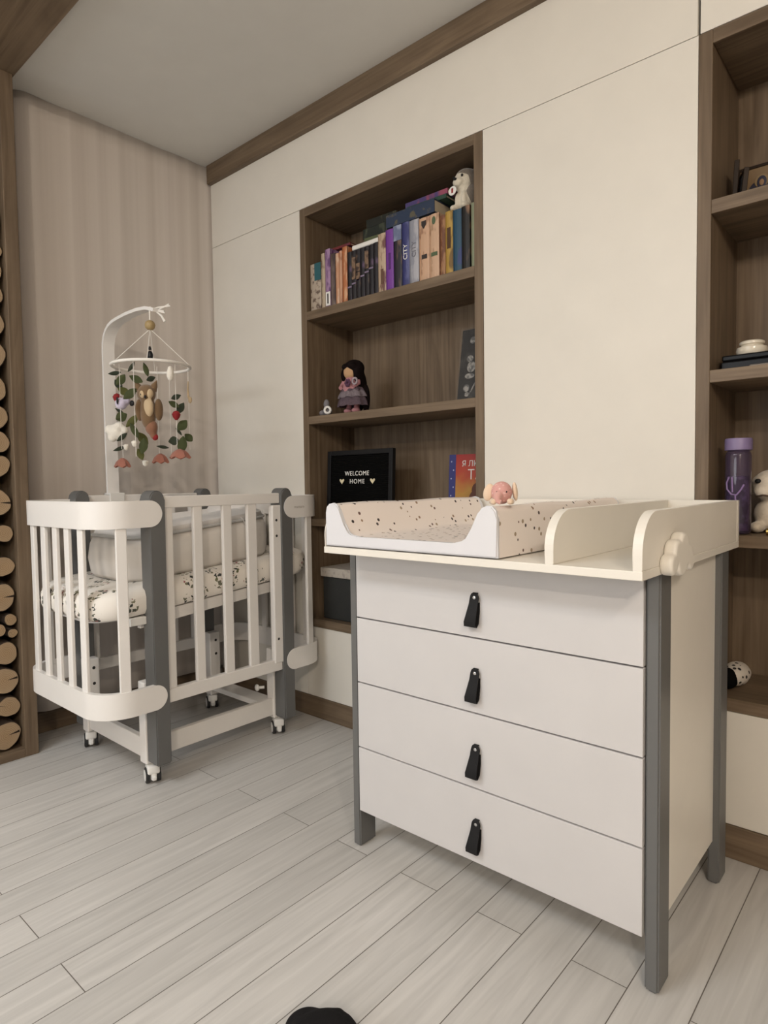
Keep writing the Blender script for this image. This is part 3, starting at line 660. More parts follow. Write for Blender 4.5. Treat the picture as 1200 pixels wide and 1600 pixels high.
def flower(a, z, d, w):
    bm = new(); n = 24; rings = []
    for j, (r, h) in enumerate(((0.006, 0.020), (0.016, 0.014), (0.026, 0.002), (0.034, -0.012))):
        rings.append([bm.verts.new(mp_(a, z + h + (0.004*math.sin(6*2*PI*k/n) if j > 1 else 0), d) + RV*(r*w*(1+0.10*math.cos(6*2*PI*k/n)*(j > 0))*math.cos(2*PI*k/n)) + DV*(r*w*math.sin(2*PI*k/n))) for k in range(n)])
    for A, B in zip(rings, rings[1:]):
        for k in range(n): bm.faces.new((A[k], A[(k+1) % n], B[(k+1) % n], B[k]))
    bm.faces.new(rings[0]); bmesh.ops.solidify(bm, geom=bm.faces[:], thickness=0.002)
    obj('felt_flower', bm, PINK, mob, smooth=True, label='salmon pink felt flower')
flower(-0.144, 1.082, 0.02, 0.85); flower(0.014, 1.094, -0.03, 0.85); flower(0.095, 1.108, -0.06, 1.05)
for a, z, d in ((-0.104, 1.136, -0.04), (-0.043, 1.143, -0.12), (-0.030, 1.077, -0.06)):
    bm = new(); ell(bm, mc(a, z, d), (0.010, 0.009, 0.010)); ell(bm, mc(a, z+0.007, d), (0.013, 0.011, 0.006)); obj('felt_mushroom', bm, CLD, mob, remesh=0.003, label='tiny cream felt mushroom')

# ================================================================ the dresser
DXL, DXR, DYF, DYB = 1.306, 2.066, -0.590, -0.075
dr = thing('changing_dresser', 'white four-drawer dresser with grey legs under the changing tray', 'dresser', ((DXL+DXR)/2, -0.33, 0))
bm = new()
for a, b, c_, d, e, f in ((DXL+0.004, DXL+0.020, DYF+0.034, DYB, 0.108, 0.822), (DXR-0.006, DXR+0.012, DYF+0.034, DYB, 0.108, 0.822), (DXL+0.02, DXR-0.006, DYF+0.012, DYB, 0.108, 0.126), (DXL+0.02, DXR-0.006, DYB-0.012, DYB, 0.126, 0.822), (DXL+0.02, DXR-0.006, DYF+0.012, DYB-0.012, 0.806, 0.822)):
    box(bm, a, b, c_, d, e, f)
obj('body', bm, TRAYW, dr)
for x0, x1 in ((1.279, 1.3055), (2.0665, 2.093)):
    for y0, y1 in ((-0.590, -0.526), (-0.147, -0.083)):
        bm = box(new(), x0, x1, y0, y1, 0.0, 0.822)
        es = [e for e in bm.edges if abs(e.verts[0].co.z-e.verts[1].co.z) > 0.5]
        bmesh.ops.bevel(bm, geom=es, offset=0.0035, segments=3, affect='EDGES')
        es = [e for e in bm.edges if max(e.verts[0].co.z, e.verts[1].co.z) < 0.001]
        bmesh.ops.bevel(bm, geom=es, offset=0.006, segments=2, affect='EDGES')
        obj('leg', bm, GREY, dr, smooth=True, label='grey lacquered leg')
ZS = [(0.640, 0.806), (0.464, 0.638), (0.286, 0.462), (0.108, 0.284)]
for (z0, z1), hz in zip(ZS, (0.731, 0.556, 0.378, 0.201)):
    bm = box(new(), 1.3095, 2.0635, -0.5955, -0.578, z0+0.0008, z1-0.0008 if z1 < 0.8 else 0.8205, 0.0012, 2)
    dw = obj('drawer', bm, DRAWW, dr)
    # black leather loop handle: a folded strap hanging from a rivet
    hx = 1.688; w = 0.0135; cols = []; bm = new()
    prof = [(-0.5958, 0.0125), (-0.599, 0.0135), (-0.6012, 0.0115), (-0.6016, 0.008), (-0.602, 0.003), (-0.605, -0.012), (-0.611, -0.036), (-0.615, -0.052), (-0.613, -0.062), (-0.606, -0.064), (-0.600, -0.056), (-0.5965, -0.030), (-0.5958, -0.008)]
    for i, (y, dz) in enumerate(prof):
        ww = (0.0045 if dz > 0.0130 else 0.0065 if dz > 0.012 else 0.0080 if dz > 0.010 else 0.0100) if dz > 0.004 else (0.0115 if dz > -0.02 else 0.0135 if dz > -0.045 else 0.0150); sh = -0.006*(-dz/0.06) if dz < 0 else 0
        p = Vector((hx + sh, y, hz+dz)); q0 = Vector((0, *prof[max(i-1, 0)])); q1 = Vector((0, *prof[min(i+1, len(prof)-1)])); t_ = (q1-q0).normalized(); nn = Vector((0, t_.z, -t_.y))
        cols.append([bm.verts.new(p + Vector((s*ww, 0, 0)) + nn*k*0.0014) for s, k in ((-1, 1), (1, 1), (1, -1), (-1, -1))])
    for A, B in zip(cols, cols[1:]):
        for k in range(4): bm.faces.new((A[k], A[(k+1) % 4], B[(k+1) % 4], B[k]))
    bm.faces.new(cols[0]); bm.faces.new(cols[-1][::-1])
    for v in bm.verts: v.co.y = min(v.co.y, -0.5956)
    obj('handle', bm, LEATHER, dw, smooth=True, label='black leather loop handle')
    bm = new(); lathe(bm, [(0.0045, 0.0), (0.0042, 0.0014), (0.002, 0.0022)], (hx, -0.6022, hz+0.003), 16, Matrix.Rotation(PI/2, 3, 'X')); obj('rivet', bm, STEEL, dw, smooth=True)

# ---------------------------------------------------------------- changing tray on the dresser
TX0, TX1, TY0, TY1, TZ = 1.303, 2.099, -0.705, -0.012, 0.8225
tr = thing('changing_tray', 'white changing tray with rounded dividers on top of the dresser', 'changing tray', ((TX0+TX1)/2, -0.36, TZ))
obj('base_board', box(new(), TX0, TX1, TY0, TY1, TZ, 0.839, 0.0012), TRAYW, tr)
def guard(x0, x1):
    r = 0.075; z0, z1 = 0.839, 0.942
    poly = [(TY0+0.002, z0), (TY0+0.002, z1-r)] + [(TY0+0.002+r*(1-math.cos(a)), z1-r+r*math.sin(a)) for a in [PI/2*k/12 for k in range(1, 13)]] + [(TY1-0.018, z1), (TY1-0.018, z0)]
    bm = new(); prism(bm, poly, lambda a, b, t_: (t_, a, b), x0, x1)
    es = [e for e in bm.edges if abs(e.verts[0].co.x-e.verts[1].co.x) < 1e-6]
    bmesh.ops.bevel(bm, geom=es, offset=0.0012, segments=1, affect='EDGES'); return bm
obj('divider', guard(1.914, 1.932), TRAYW, tr)
obj('side_guard', guard(2.081, 2.098), TRAYW, tr)
obj('side_guard', guard(1.3035, 1.3065), TRAYW, tr)
obj('back_rail', box(new(), TX0, TX1, TY1-0.018, TY1, 0.839, 0.942, 0.001), TRAYW, tr)
# cloud-shaped peg on the right-hand side
bm = new(); cl = []
for cy2, cz2, rr, a0, a1 in ((-0.612, 0.838, 0.021, 170, 330), ):
    pass
circ = [(-0.600, 0.841, 0.020), (-0.572, 0.862, 0.024), (-0.540, 0.874, 0.024), (-0.512, 0.853, 0.022), (-0.495, 0.838, 0.018), (-0.548, 0.845, 0.030)]
for (a, b, r) in circ: lathe(bm, [(r-0.003, 2.0985), (r, 2.102), (r, 2.118), (r-0.004, 2.122)], (0, a, b), 28, Matrix.Rotation(PI/2, 3, 'Y'))
obj('cloud_peg', bm, TRAYW, tr, remesh=0.0028, label='small white cloud-shaped peg')

# ---------------------------------------------------------------- changing mat
MATP = print_mat('speckled_mat_cover', (0.86, 0.785, 0.735), 42, 0.19, [(0.03, 0.02, 0.018), (0.30, 0.19, 0.12), (0.05, 0.03, 0.028), (0.36, 0.27, 0.18), (0.14, 0.075, 0.06)], 0.5)
MATW = mat('white_mat_vinyl', (0.70, 0.70, 0.73), 0.5, bump=(30, 0.25, 0.003))
prof = [(1.3085, 0.842), (1.3085, 0.925), (1.312, 0.938), (1.321, 0.946), (1.336, 0.949), (1.349, 0.945), (1.356, 0.932), (1.372, 0.897), (1.384, 0.874), (1.395, 0.868), (1.420, 0.867), (1.700, 0.867), (1.724, 0.869), (1.736, 0.876), (1.748, 0.900), (1.764, 0.932), (1.772, 0.943), (1.785, 0.948), (1.797, 0.947), (1.806, 0.938), (1.809, 0.920), (1.810, 0.842)]
mt = thing('changing_mat', 'speckled pink changing mat with white front end lying in the tray', 'changing mat', (1.558, -0.36, 0.839))
bm = new(); g = []
NY = 16
for j in range(NY+1):
    y = -0.692 + (-0.060+0.692)*j/NY
    g.append([bm.verts.new((x, y, z if z < 0.85 else z + 0.0015*math.sin(18*y+x*9))) for x, z in prof])
n = len(prof)
for A, B in zip(g, g[1:]):
    for k in range(n): bm.faces.new((A[k], A[(k+1) % n], B[(k+1) % n], B[k]))
bm.faces.new(g[0][::-1]); bm.faces.new(g[-1])
obj('cover', bm, MATP, mt, smooth=True)
for y0, y1 in ((-0.704, -0.6925), (-0.0595, -0.048)):
    bm = new(); prism(bm, [(x, z+(0.001 if z > 0.85 else 0)) for x, z in prof], lambda a, b, t_: (a, t_, b), y0, y1)
    es = [e for e in bm.edges if abs(e.verts[0].co.y-e.verts[1].co.y) < 1e-6]
    bmesh.ops.bevel(bm, geom=es, offset=0.003, segments=2, affect='EDGES'); obj('end_panel', bm, MATW, mt, smooth=True, label='white vinyl end panel')

# plush elephant on the rim
PKD = print_mat('pink_dotted_plush', (0.62, 0.33, 0.30), 150, 0.30, [(0.75, 0.52, 0.47), (0.70, 0.45, 0.41)], 0.95)
EC = mat('cream_plush', (0.74, 0.57, 0.42), 0.95, sheen=0.4); PKP = mat('pink_plush', (0.62, 0.34, 0.30), 0.95, sheen=0.4)
ex, ey, ez = 1.783, -0.640, 0.9495
el = thing('toy_elephant', 'small pink plush elephant with cream ears on the changing mat rim', 'toy', (ex, ey, ez), 0.55)
RZ = Matrix.Rotation(0.55, 3, 'Z')
def ep(x, y, z): v = RZ @ Vector((x, y, 0)); return (ex+v.x, ey+v.y, ez+z)
bm = new(); ell(bm, ep(0, -0.004, 0.0255), (0.0225, 0.021, 0.0235), RZ); ell(bm, ep(0, 0.012, 0.018), (0.020, 0.022, 0.018), RZ); obj('head', bm, PKD, el, remesh=0.0022)
bm = new(); tube(bm, [ep(-0.006, -0.020, 0.022), ep(-0.009, -0.027, 0.014), ep(-0.008, -0.029, 0.008), ep(-0.002, -0.031, 0.005)], [0.009, 0.008, 0.006, 0.005], 12); obj('trunk', bm, PKP, el, smooth=True)
bm = new(); ell(bm, ep(-0.027, -0.002, 0.026), (0.011, 0.006, 0.019), RZ @ Matrix.Rotation(0.25, 3, 'Y')); obj('ear', bm, EC, el, smooth=True)
bm = new(); ell(bm, ep(0.028, 0.002, 0.027), (0.006, 0.012, 0.020), RZ @ Matrix.Rotation(-0.1, 3, 'Y')); obj('ear', bm, EC, el, smooth=True)
for s in (-1, 1):
    bm = new(); tube(bm, [ep(0.020*s, -0.004, 0.008), ep(0.020*s, -0.016, 0.0065), ep(0.017*s, -0.026, 0.0065)], [0.005, 0.0065, 0.006], 10); ell(bm, ep(0.017*s, -0.026, 0.0068), (0.0068, 0.0068, 0.0065)); obj('paw', bm, EC, el, smooth=True)
    obj('eye', ell(new(), ep(0.010*s, -0.0243, 0.027), (0.0016, 0.0014, 0.0018)), BLACK, el, smooth=True)

# ================================================================ things in the bookcase behind the crib
SZ = 1.7132
def book(x0, x1, z1, label, m, y0=0.012, depth=0.145, lean=0.0, z0=SZ, hard=True, group='books standing on the top shelf'):
    x0 += 0.0005; x1 -= 0.0005
    b_ = thing('book', label, 'book', ((x0+x1)/2, y0+depth/2, z0), 0, group)
    t_ = 0.0018; bm = new()
    box(bm, x0, x0+t_, y0+0.001, y0+depth, z0, z1); box(bm, x1-t_, x1, y0+0.001, y0+depth, z0, z1)
    sp = [(x0, y0+0.004), (x0+(x1-x0)*0.2, y0+0.001), ((x0+x1)/2, y0), (x0+(x1-x0)*0.8, y0+0.001), (x1, y0+0.004), (x1, y0+0.007), (x0, y0+0.007)]
    prism(bm, sp, lambda a, b, q: (a, b, q), z0, z1)
    obj('cover', bm, m, b_)
    obj('pages', box(new(), x0+t_, x1-t_, y0+0.007, y0+depth-0.003, z0+0.002, z1-0.003), PAPER, b_)
    return b_
def patch(b_, x0, x1, z0, z1, m, y=0.0115, name='printed_label', label=None):
    return obj(name, box(new(), x0, x1, y-0.0006, y+0.002, z0, z1), m, b_, label=label)
S = spine_mat
TEALC = mat('teal_print', (0.02, 0.10, 0.12), 0.5); INK = mat('dark_ink', (0.03, 0.022, 0.02), 0.6)
b1 = book(0.490, 0.553, 1.905, 'thin cream book with teal corner turned cover outward at shelf left end', S('cream_dark_print', (0.42, 0.35, 0.28), (0.13, 0.09, 0.07), 45, 0.56, sz=1), depth=0.05)
patch(b1, 0.516, 0.5525, 1.835, 1.9045, TEALC, name='teal_patch')
book(0.556, 0.577, 1.935, 'thin cream book between teal-corner book and purple-white book', S('cream_thin', (0.45, 0.37, 0.27), (0.20, 0.14, 0.10), 60, 0.58))
b3 = book(0.579, 0.608, 1.946, 'lilac purple book with white label at foot of spine', S('lilac_print', (0.34, 0.21, 0.36), (0.12, 0.05, 0.15), 50, 0.55))
patch(b3, 0.581, 0.606, 1.720, 1.775, WHITEINK); patch(b3, 0.590, 0.597, 1.728, 1.768, INK, 0.0108, 'title')
book(0.610, 0.637, 1.921, 'grey and dark brown book right of the lilac purple book', S('grey_brown', (0.16, 0.12, 0.11), (0.05, 0.03, 0.03), 20, 0.5))
book(0.639, 0.658, 1.916, 'thin peach book, left of the peach pair beside the orange book', S('peach_a', (0.52, 0.27, 0.16), (0.62, 0.42, 0.30), 55, 0.55))
book(0.659, 0.675, 1.921, 'thin peach book directly left of the orange book', S('peach_b', (0.55, 0.31, 0.20), (0.36, 0.16, 0.09), 55, 0.6))
book(0.677, 0.703, 1.931, 'orange book beside the row of black volumes', S('orange_spine', (0.42, 0.15, 0.06), (0.60, 0.34, 0.20), 45, 0.6))
VOL = ['first', 'second', 'third', 'fourth', 'fifth', 'sixth', 'seventh']
vb = S('black_portrait_set', (0.012, 0.010, 0.014), (0.20, 0.13, 0.09), 16, 0.64, sz=0.8); vb2 = S('black_violet_set', (0.010, 0.009, 0.013), (0.13, 0.08, 0.15), 26, 0.66, sz=0.5)
xs = 0.705
for i in range(7):
    w = 0.161/7
    vol = book(xs, xs+w, 1.904 + 0.002*(i == 6), 'black volume of the portrait set, %s from the orange book' % VOL[i], vb if i in (1, 2, 4) else vb2, group='black volumes of the portrait set')
    xm = xs+w/2
    for ecx, ecz, erx, erz in ((0.742, 1.835, 0.022, 0.042), (0.806, 1.853, 0.016, 0.034), (0.770, 1.80, 0.012, 0.02)):
        f = 1-((xm-ecx)/erx)**2
        if f > 0.05: patch(vol, xs+0.002, xs+w-0.002, ecz-erz*math.sqrt(f), ecz+erz*math.sqrt(f), S('portrait_tan', (0.20, 0.13, 0.085), (0.05, 0.03, 0.025), 40, 0.5, sz=1), name='portrait_print')
    zq = 1.760 + (xm-0.705)*0.42
    if i < 6: patch(vol, xs+0.001, xs+w-0.001, zq, zq+0.006, mat('violet_grey_ink', (0.20, 0.16, 0.24), 0.5), name='sword_print')
    xs += w
# white box lying on the black volumes
bm = box(new(), 0.724, 0.864, 0.018, 0.14, 1.9075, 1.9265, 0.005, 3); tag(obj('white_box', bm, PLASTW, None, origin=(0.794, 0.08, 1.9075)), 'flat white box lying on top of the black volumes', 'box')
b9 = book(0.867, 0.905, 1.931, 'beige book with brown floral spine left of the purple book', S('beige_floral', (0.47, 0.36, 0.26), (0.14, 0.06, 0.05), 50, 0.57))
patch(b9, 0.880, 0.892, 1.745, 1.80, mat('brown_ink', (0.12, 0.06, 0.04), 0.6), name='title')
b10 = book(0.9055, 0.943, 1.936, 'bright purple book on the top shelf', mat('purple_cover', (0.17, 0.045, 0.30), 0.45)); patch(b10, 0.919, 0.929, 1.79, 1.85, mat('violet_ink', (0.08, 0.02, 0.15), 0.5), name='title')
b11 = book(0.944, 0.983, 1.940, 'dark book with pale blue head right of the purple book', S('dark_figure', (0.020, 0.018, 0.028), (0.22, 0.13, 0.09), 30, 0.60, sz=0.3))
patch(b11, 0.945, 0.982, 1.885, 1.9395, S('pale_blue_head', (0.28, 0.32, 0.45), (0.14, 0.17, 0.28), 50, 0.5), name='blue_patch')
b12 = book(0.984, 1.018, 1.941, 'navy blue book with white upright lettering', S('navy_print', (0.035, 0.04, 0.15), (0.09, 0.10, 0.24), 35, 0.55))
text('title', 'CITY', 0.026, facing_front((1.001, 0.0112, 1.835), 0, PI/2), WHITEINK, b12)
b13 = book(1.0185, 1.061, 1.939, 'silver grey book right of the navy blue book', S('silver_print', (0.27, 0.28, 0.33), (0.40, 0.40, 0.44), 40, 0.5))
text('title', 'CITY', 0.026, facing_front((1.040, 0.0112, 1.835), 0, PI/2), mat('grey_ink', (0.16, 0.16, 0.19), 0.5), b13)
b14 = book(1.0635, 1.109, 1.934, 'peach book with dark shield at head of spine', S('peach_shield', (0.56, 0.36, 0.24), (0.34, 0.19, 0.12), 60, 0.6))
bm = new(); prism(bm, [(-0.010, 0.012), (0.010, 0.012), (0.010, -0.002), (0, -0.016), (-0.010, -0.002)], lambda a, b, q: (1.085+a, q, 1.910+b), 0.0108, 0.014); obj('shield_emblem', bm, INK, b14); patch(b14, 1.075, 1.098, 1.79, 1.805, INK, name='title')
b15 = book(1.1095, 1.151, 1.935, 'peach book with green leaf on spine', S('peach_leaf', (0.56, 0.37, 0.25), (0.38, 0.24, 0.15), 60, 0.6))
bm = new(); ell(bm, (1.129, 0.0115, 1.912), (0.008, 0.001, 0.014)); obj('leaf_emblem', bm, mat('green_ink', (0.08, 0.12, 0.06), 0.6), b15); patch(b15, 1.117, 1.143, 1.79, 1.803, MATS['green_ink'], name='title')
book(1.1515, 1.178, 1.919, 'maroon brown book between peach and golden books', S('maroon_print', (0.15, 0.055, 0.025), (0.33, 0.17, 0.08), 50, 0.58))
b17 = book(1.1785, 1.209, 1.926, 'golden yellow book left of the teal book', S('gold_print', (0.42, 0.27, 0.06), (0.16, 0.09, 0.02), 40, 0.55)); patch(b17, 1.186, 1.200, 1.80, 1.87, mat('dark_brown_ink', (0.07, 0.03, 0.01), 0.6), name='title')
b18 = book(1.2095, 1.245, 1.922, 'dark teal blue book under the plush dog', S('teal_print_b', (0.022, 0.07, 0.12), (0.03, 0.05, 0.16), 40, 0.6))
b19 = book(1.2455, 1.278, 1.924, 'black book with pale figure under the plush dog', S('black_figure', (0.012, 0.011, 0.011), (0.26, 0.15, 0.09), 22, 0.62, sz=0.3))
book(1.2785, 1.300, 1.930, 'pale green folder squeezed against the shelf right side', mat('pale_green', (0.30, 0.33, 0.22), 0.6), y0=0.02)
# lying books
def flatbook(x0, x1, y0, y1, z0, z1, label, m, rot=0.0, tilt=0.0, pages=True):
    c = Vector(((x0+x1)/2, (y0+y1)/2, z0)); b_ = thing('book', label, 'book', tuple(c), 0, 'books lying on top of the row')
    M = Matrix.Translation(c) @ Matrix.Rotation(rot, 4, 'Z') @ Matrix.Rotation(tilt, 4, 'Y') @ Matrix.Translation(-c); t_ = min(0.003, (z1-z0)*0.2)
    bm = new(); box(bm, x0, x1, y0+0.001, y1, z0, z0+t_); box(bm, x0, x1, y0+0.001, y1, z1-t_, z1); box(bm, x0, x1, y0, y0+0.005, z0, z1, 0.0015); xform(bm, M); obj('cover', bm, m, b_)
    bm = box(new(), x0+0.004, x1-0.004, y0+0.005, y1-0.004, z0+t_, z1-t_); xform(bm, M); obj('pages', bm, PAPER, b_)
    return b_
flatbook(0.560, 0.690, 0.045, 0.14, 1.9475, 1.958, 'crimson book lying flat above the orange book', S('crimson', (0.16, 0.025, 0.03), (0.09, 0.03, 0.07), 30, 0.55))
flatbook(0.752, 0.900, 0.060, 0.20, 1.9430, 1.957, 'thin olive green book lying under the dark stack', mat('olive_cover', (0.09, 0.11, 0.05), 0.6), 0.05)
flatbook(0.745, 0.905, 0.062, 0.20, 1.9575, 1.995, 'thick black-green book lying at the left of the stack', S('black_green', (0.012, 0.018, 0.014), (0.05, 0.06, 0.04), 40, 0.6))
flatbook(0.756, 0.905, 0.070, 0.20, 1.9955, 2.030, 'black book with dark green title, topmost at left of the stack', S('black_green_b', (0.010, 0.013, 0.010), (0.08, 0.075, 0.04), 35, 0.6), 0.04)
flatbook(0.907, 1.130, 0.014, 0.165, 1.9425, 1.989, 'big navy book lying across the row with page end towards dog', S('navy_gold', (0.020, 0.035, 0.075), (0.10, 0.09, 0.06), 38, 0.6, sz=1.0))
flatbook(0.985, 1.160, 0.040, 0.165, 1.9900, 2.005, 'dark green folder lying on the big navy book', mat('dark_green_cover', (0.02, 0.06, 0.04), 0.6), 0.02)
flatbook(0.975, 1.165, 0.045, 0.165, 2.0055, 2.024, 'purple and red book lying topmost on the big navy book', S('purple_red', (0.07, 0.05, 0.17), (0.30, 0.07, 0.12), 18, 0.52))

# plush dog sitting on the books
dx, dy, dz = 1.222, 0.075, 1.926
dog = thing('toy_dog', 'white plush puppy with grey cap and round tag sitting on the books', 'toy', (dx, dy, dz))
PLW, PLG = mat('white_plush', (0.66, 0.61, 0.50), 0.95, sheen=0.5, bump=(180, 0.6, 0.003)), mat('grey_brown_plush', (0.16, 0.135, 0.11), 0.95, sheen=0.5, bump=(180, 0.6, 0.003))
bm = new(); ell(bm, (dx+0.004, dy, dz+0.040), (0.031, 0.036, 0.042)); ell(bm, (dx-0.004, dy-0.006, dz+0.108), (0.036, 0.034, 0.037)); ell(bm, (dx-0.008, dy-0.034, dz+0.099), (0.021, 0.016, 0.016)); ell(bm, (dx, dy-0.006, dz+0.075), (0.026, 0.026, 0.024))
for s in (-1, 1): ell(bm, (dx+0.022*s, dy-0.034, dz+0.0125), (0.014, 0.024, 0.012)); ell(bm, (dx+0.013*s, dy-0.030, dz+0.038), (0.010, 0.012, 0.028))
obj('body', bm, PLW, dog, remesh=0.0032)
bm = new(); ell(bm, (dx+0.001, dy+0.004, dz+0.127), (0.0385, 0.0385, 0.0245)); ell(bm, (dx+0.014, dy+0.010, dz+0.112), (0.030, 0.036, 0.030)); ell(bm, (dx+0.022, dy+0.010, dz+0.055), (0.026, 0.036, 0.042)); obj('cap', bm, PLG, dog, remesh=0.0032, label='grey brown plush cap and back')
for s in (-1, 1):
    obj('ear', ell(new(), (dx+0.031*s, dy+0.004, dz+0.128), (0.012, 0.009, 0.020), Matrix.Rotation(0.5*s, 3, 'Y')), PLG, dog, smooth=True)
    obj('eye', ell(new(), (dx-0.006+0.017*s, dy-0.0395, dz+0.116), (0.0045, 0.0035, 0.005)), BLACK, dog, smooth=True)
obj('nose', ell(new(), (dx-0.010, dy-0.0508, dz+0.105), (0.006, 0.004, 0.0045)), BLACK, dog, smooth=True)
bm = new(); lathe(bm, [(0.0155, -0.0012), (0.016, 0), (0.0155, 0.0012)], (dx-0.020, dy-0.052, dz+0.068), 24, Matrix.Rotation(PI/2-0.1, 3, 'X')); tg = obj('round_tag', bm, PLASTW, dog, smooth=True)
bm = box(new(), dx-0.0235, dx-0.0165, dy-0.0542, dy-0.0525, dz+0.060, dz+0.076); obj('tag_print', bm, RED, tg)
# grey-blue soft toy behind it
bm = new(); ell(bm, (1.277, 0.155, 1.990), (0.024, 0.035, 0.062)); ell(bm, (1.280, 0.155, 2.060), (0.016, 0.018, 0.036)); o = obj('soft_toy', bm, mat('grey_blue_plush', (0.12, 0.13, 0.15), 0.95), None, remesh=0.004, origin=(1.278, 0.155, 1.931)); tag(o, 'grey-blue soft toy half hidden behind the plush puppy', 'toy')

# second shelf: doll, grey toy, photo plaque
Z2 = 1.2793
px, py = 0.676, 0.062
doll = thing('toy_doll', 'knitted doll with long dark hair and pink ruffled dress on shelf', 'doll', (px, py, Z2))
SKIN, PNK, MAUV, DHAIR = mat('doll_skin', (0.50, 0.31, 0.17), 0.9), mat('doll_pink_knit', (0.42, 0.20, 0.22), 0.95, bump=(250, 0.6, 0.002)), mat('doll_mauve_knit', (0.20, 0.145, 0.175), 0.95, bump=(220, 0.8, 0.003)), mat('doll_hair', (0.007, 0.004, 0.004), 0.9, spec=0.1)
bm = new()
for s in (-1, 1): ell(bm, (px+0.022*s, py-0.006, Z2+0.012), (0.016, 0.020, 0.0118)); tube(bm, [(px+0.022*s, py, Z2+0.008), (px+0.020*s, py, Z2+0.05)], 0.012, 12)
obj('legs', bm, PNK, doll, smooth=True)
bm = new(); lathe(bm, [(0.028, 0.055), (0.040, 0.075), (0.042, 0.100), (0.036, 0.125), (0.028, 0.142), (0.020, 0.150)], (px, py, Z2), 28); obj('bodice', bm, PNK, doll, smooth=True)
def ruffle(zt, zb, r0, r1, m, name, amp):
    bm = new(); n = 72; rings = []
    for j in range(6):
        f = j/5; rings.append([bm.verts.new((px+(r0+(r1-r0)*math.sin(f*PI/2)*1.0 + amp*f*math.sin(9*2*PI*k/n))*math.cos(2*PI*k/n), py+0.75*(r0+(r1-r0)*math.sin(f*PI/2) + amp*f*math.sin(9*2*PI*k/n))*math.sin(2*PI*k/n), Z2+zt+(zb-zt)*f + 0.3*amp*math.cos(9*2*PI*k/n))) for k in range(n)])
    for A, B in zip(rings, rings[1:]):
        for k in range(n): bm.faces.new((A[k], A[(k+1) % n], B[(k+1) % n], B[k]))
    bmesh.ops.solidify(bm, geom=bm.faces[:], thickness=0.003); obj(name, bm, m, doll, smooth=True)
ruffle(0.094, 0.030, 0.040, 0.070, MAUV, 'skirt', 0.004); ruffle(0.106, 0.064, 0.040, 0.066, mat('doll_pale_mauve', (0.36, 0.30, 0.33), 0.95, bump=(220, 0.8, 0.003)), 'ruffle', 0.005); ruffle(0.112, 0.084, 0.038, 0.056, MAUV, 'ruffle', 0.005)
bm = new(); ell(bm, (px-0.002, py-0.004, Z2+0.168), (0.034, 0.031, 0.034)); ell(bm, (px, py, Z2+0.142), (0.014, 0.014, 0.014)); obj('head', bm, SKIN, doll, remesh=0.003)
bm = new(); ell(bm, (px+0.002, py+0.006, Z2+0.182), (0.050, 0.036, 0.037)); ell(bm, (px-0.036, py+0.000, Z2+0.158), (0.018, 0.026, 0.034)); ell(bm, (px+0.036, py-0.002, Z2+0.155), (0.017, 0.026, 0.038)); ell(bm, (px-0.016, py-0.022, Z2+0.189), (0.020, 0.014, 0.014)); ell(bm, (px+0.018, py-0.022, Z2+0.189), (0.020, 0.014, 0.014)); ell(bm, (px+0.030, py+0.010, Z2+0.130), (0.022, 0.022, 0.070)); ell(bm, (px-0.030, py+0.012, Z2+0.130), (0.018, 0.020, 0.060)); ell(bm, (px+0.006, py+0.030, Z2+0.10), (0.044, 0.018, 0.090)); ell(bm, (px+0.05, py+0.024, Z2+0.06), (0.018, 0.016, 0.058)); obj('hair', bm, DHAIR, doll, remesh=0.0035)
for s in (-1, 1):
    bm = new(); tube(bm, [(px+0.034*s, py-0.006, Z2+0.138), (px+0.046*s, py-0.014, Z2+0.118), (px+0.036*s, py-0.034, Z2+0.104)], [0.010, 0.009, 0.008], 10); obj('arm', bm, PNK, doll, smooth=True)
bm = new()
for k in range(6): a = k*PI/3; ell(bm, (px+0.016+0.010*math.cos(a), py-0.046, Z2+0.119+0.010*math.sin(a)), (0.007, 0.004, 0.007))
obj('flower', bm, mat('doll_plum', (0.07, 0.025, 0.06), 0.9), doll, smooth=True)
bm = new(); torus(bm, (0, 0, 0), 0.012, 0.004, 24, 8); xform(bm, Matrix.Translation((px+0.046, py-0.036, Z2+0.124)) @ Matrix.Rotation(PI/2, 4, 'X')); obj('bow', bm, MATS['doll_pale_mauve'], doll, smooth=True)
gx, gy = 0.545, 0.045
gt = thing('toy_figure', 'tiny grey knitted toy with white ring beside the doll', 'toy', (gx, gy, Z2))
GK = mat('grey_knit', (0.19, 0.18, 0.19), 0.95, bump=(250, 0.7, 0.002))
bm = new(); ell(bm, (gx, gy, Z2+0.021), (0.022, 0.018, 0.0208)); ell(bm, (gx-0.006, gy, Z2+0.050), (0.014, 0.012, 0.021)); ell(bm, (gx-0.030, gy-0.002, Z2+0.015), (0.016, 0.012, 0.012)); obj('body', bm, GK, gt, remesh=0.003)
bm = new(); torus(bm, (0, 0, 0), 0.0125, 0.005, 24, 8); xform(bm, Matrix.Translation((gx+0.020, gy-0.020, Z2+0.022)) @ Matrix.Rotation(PI/2, 4, 'X') @ Matrix.Rotation(0.5, 4, 'Y')); obj('ring', bm, PLASTW, gt, smooth=True)
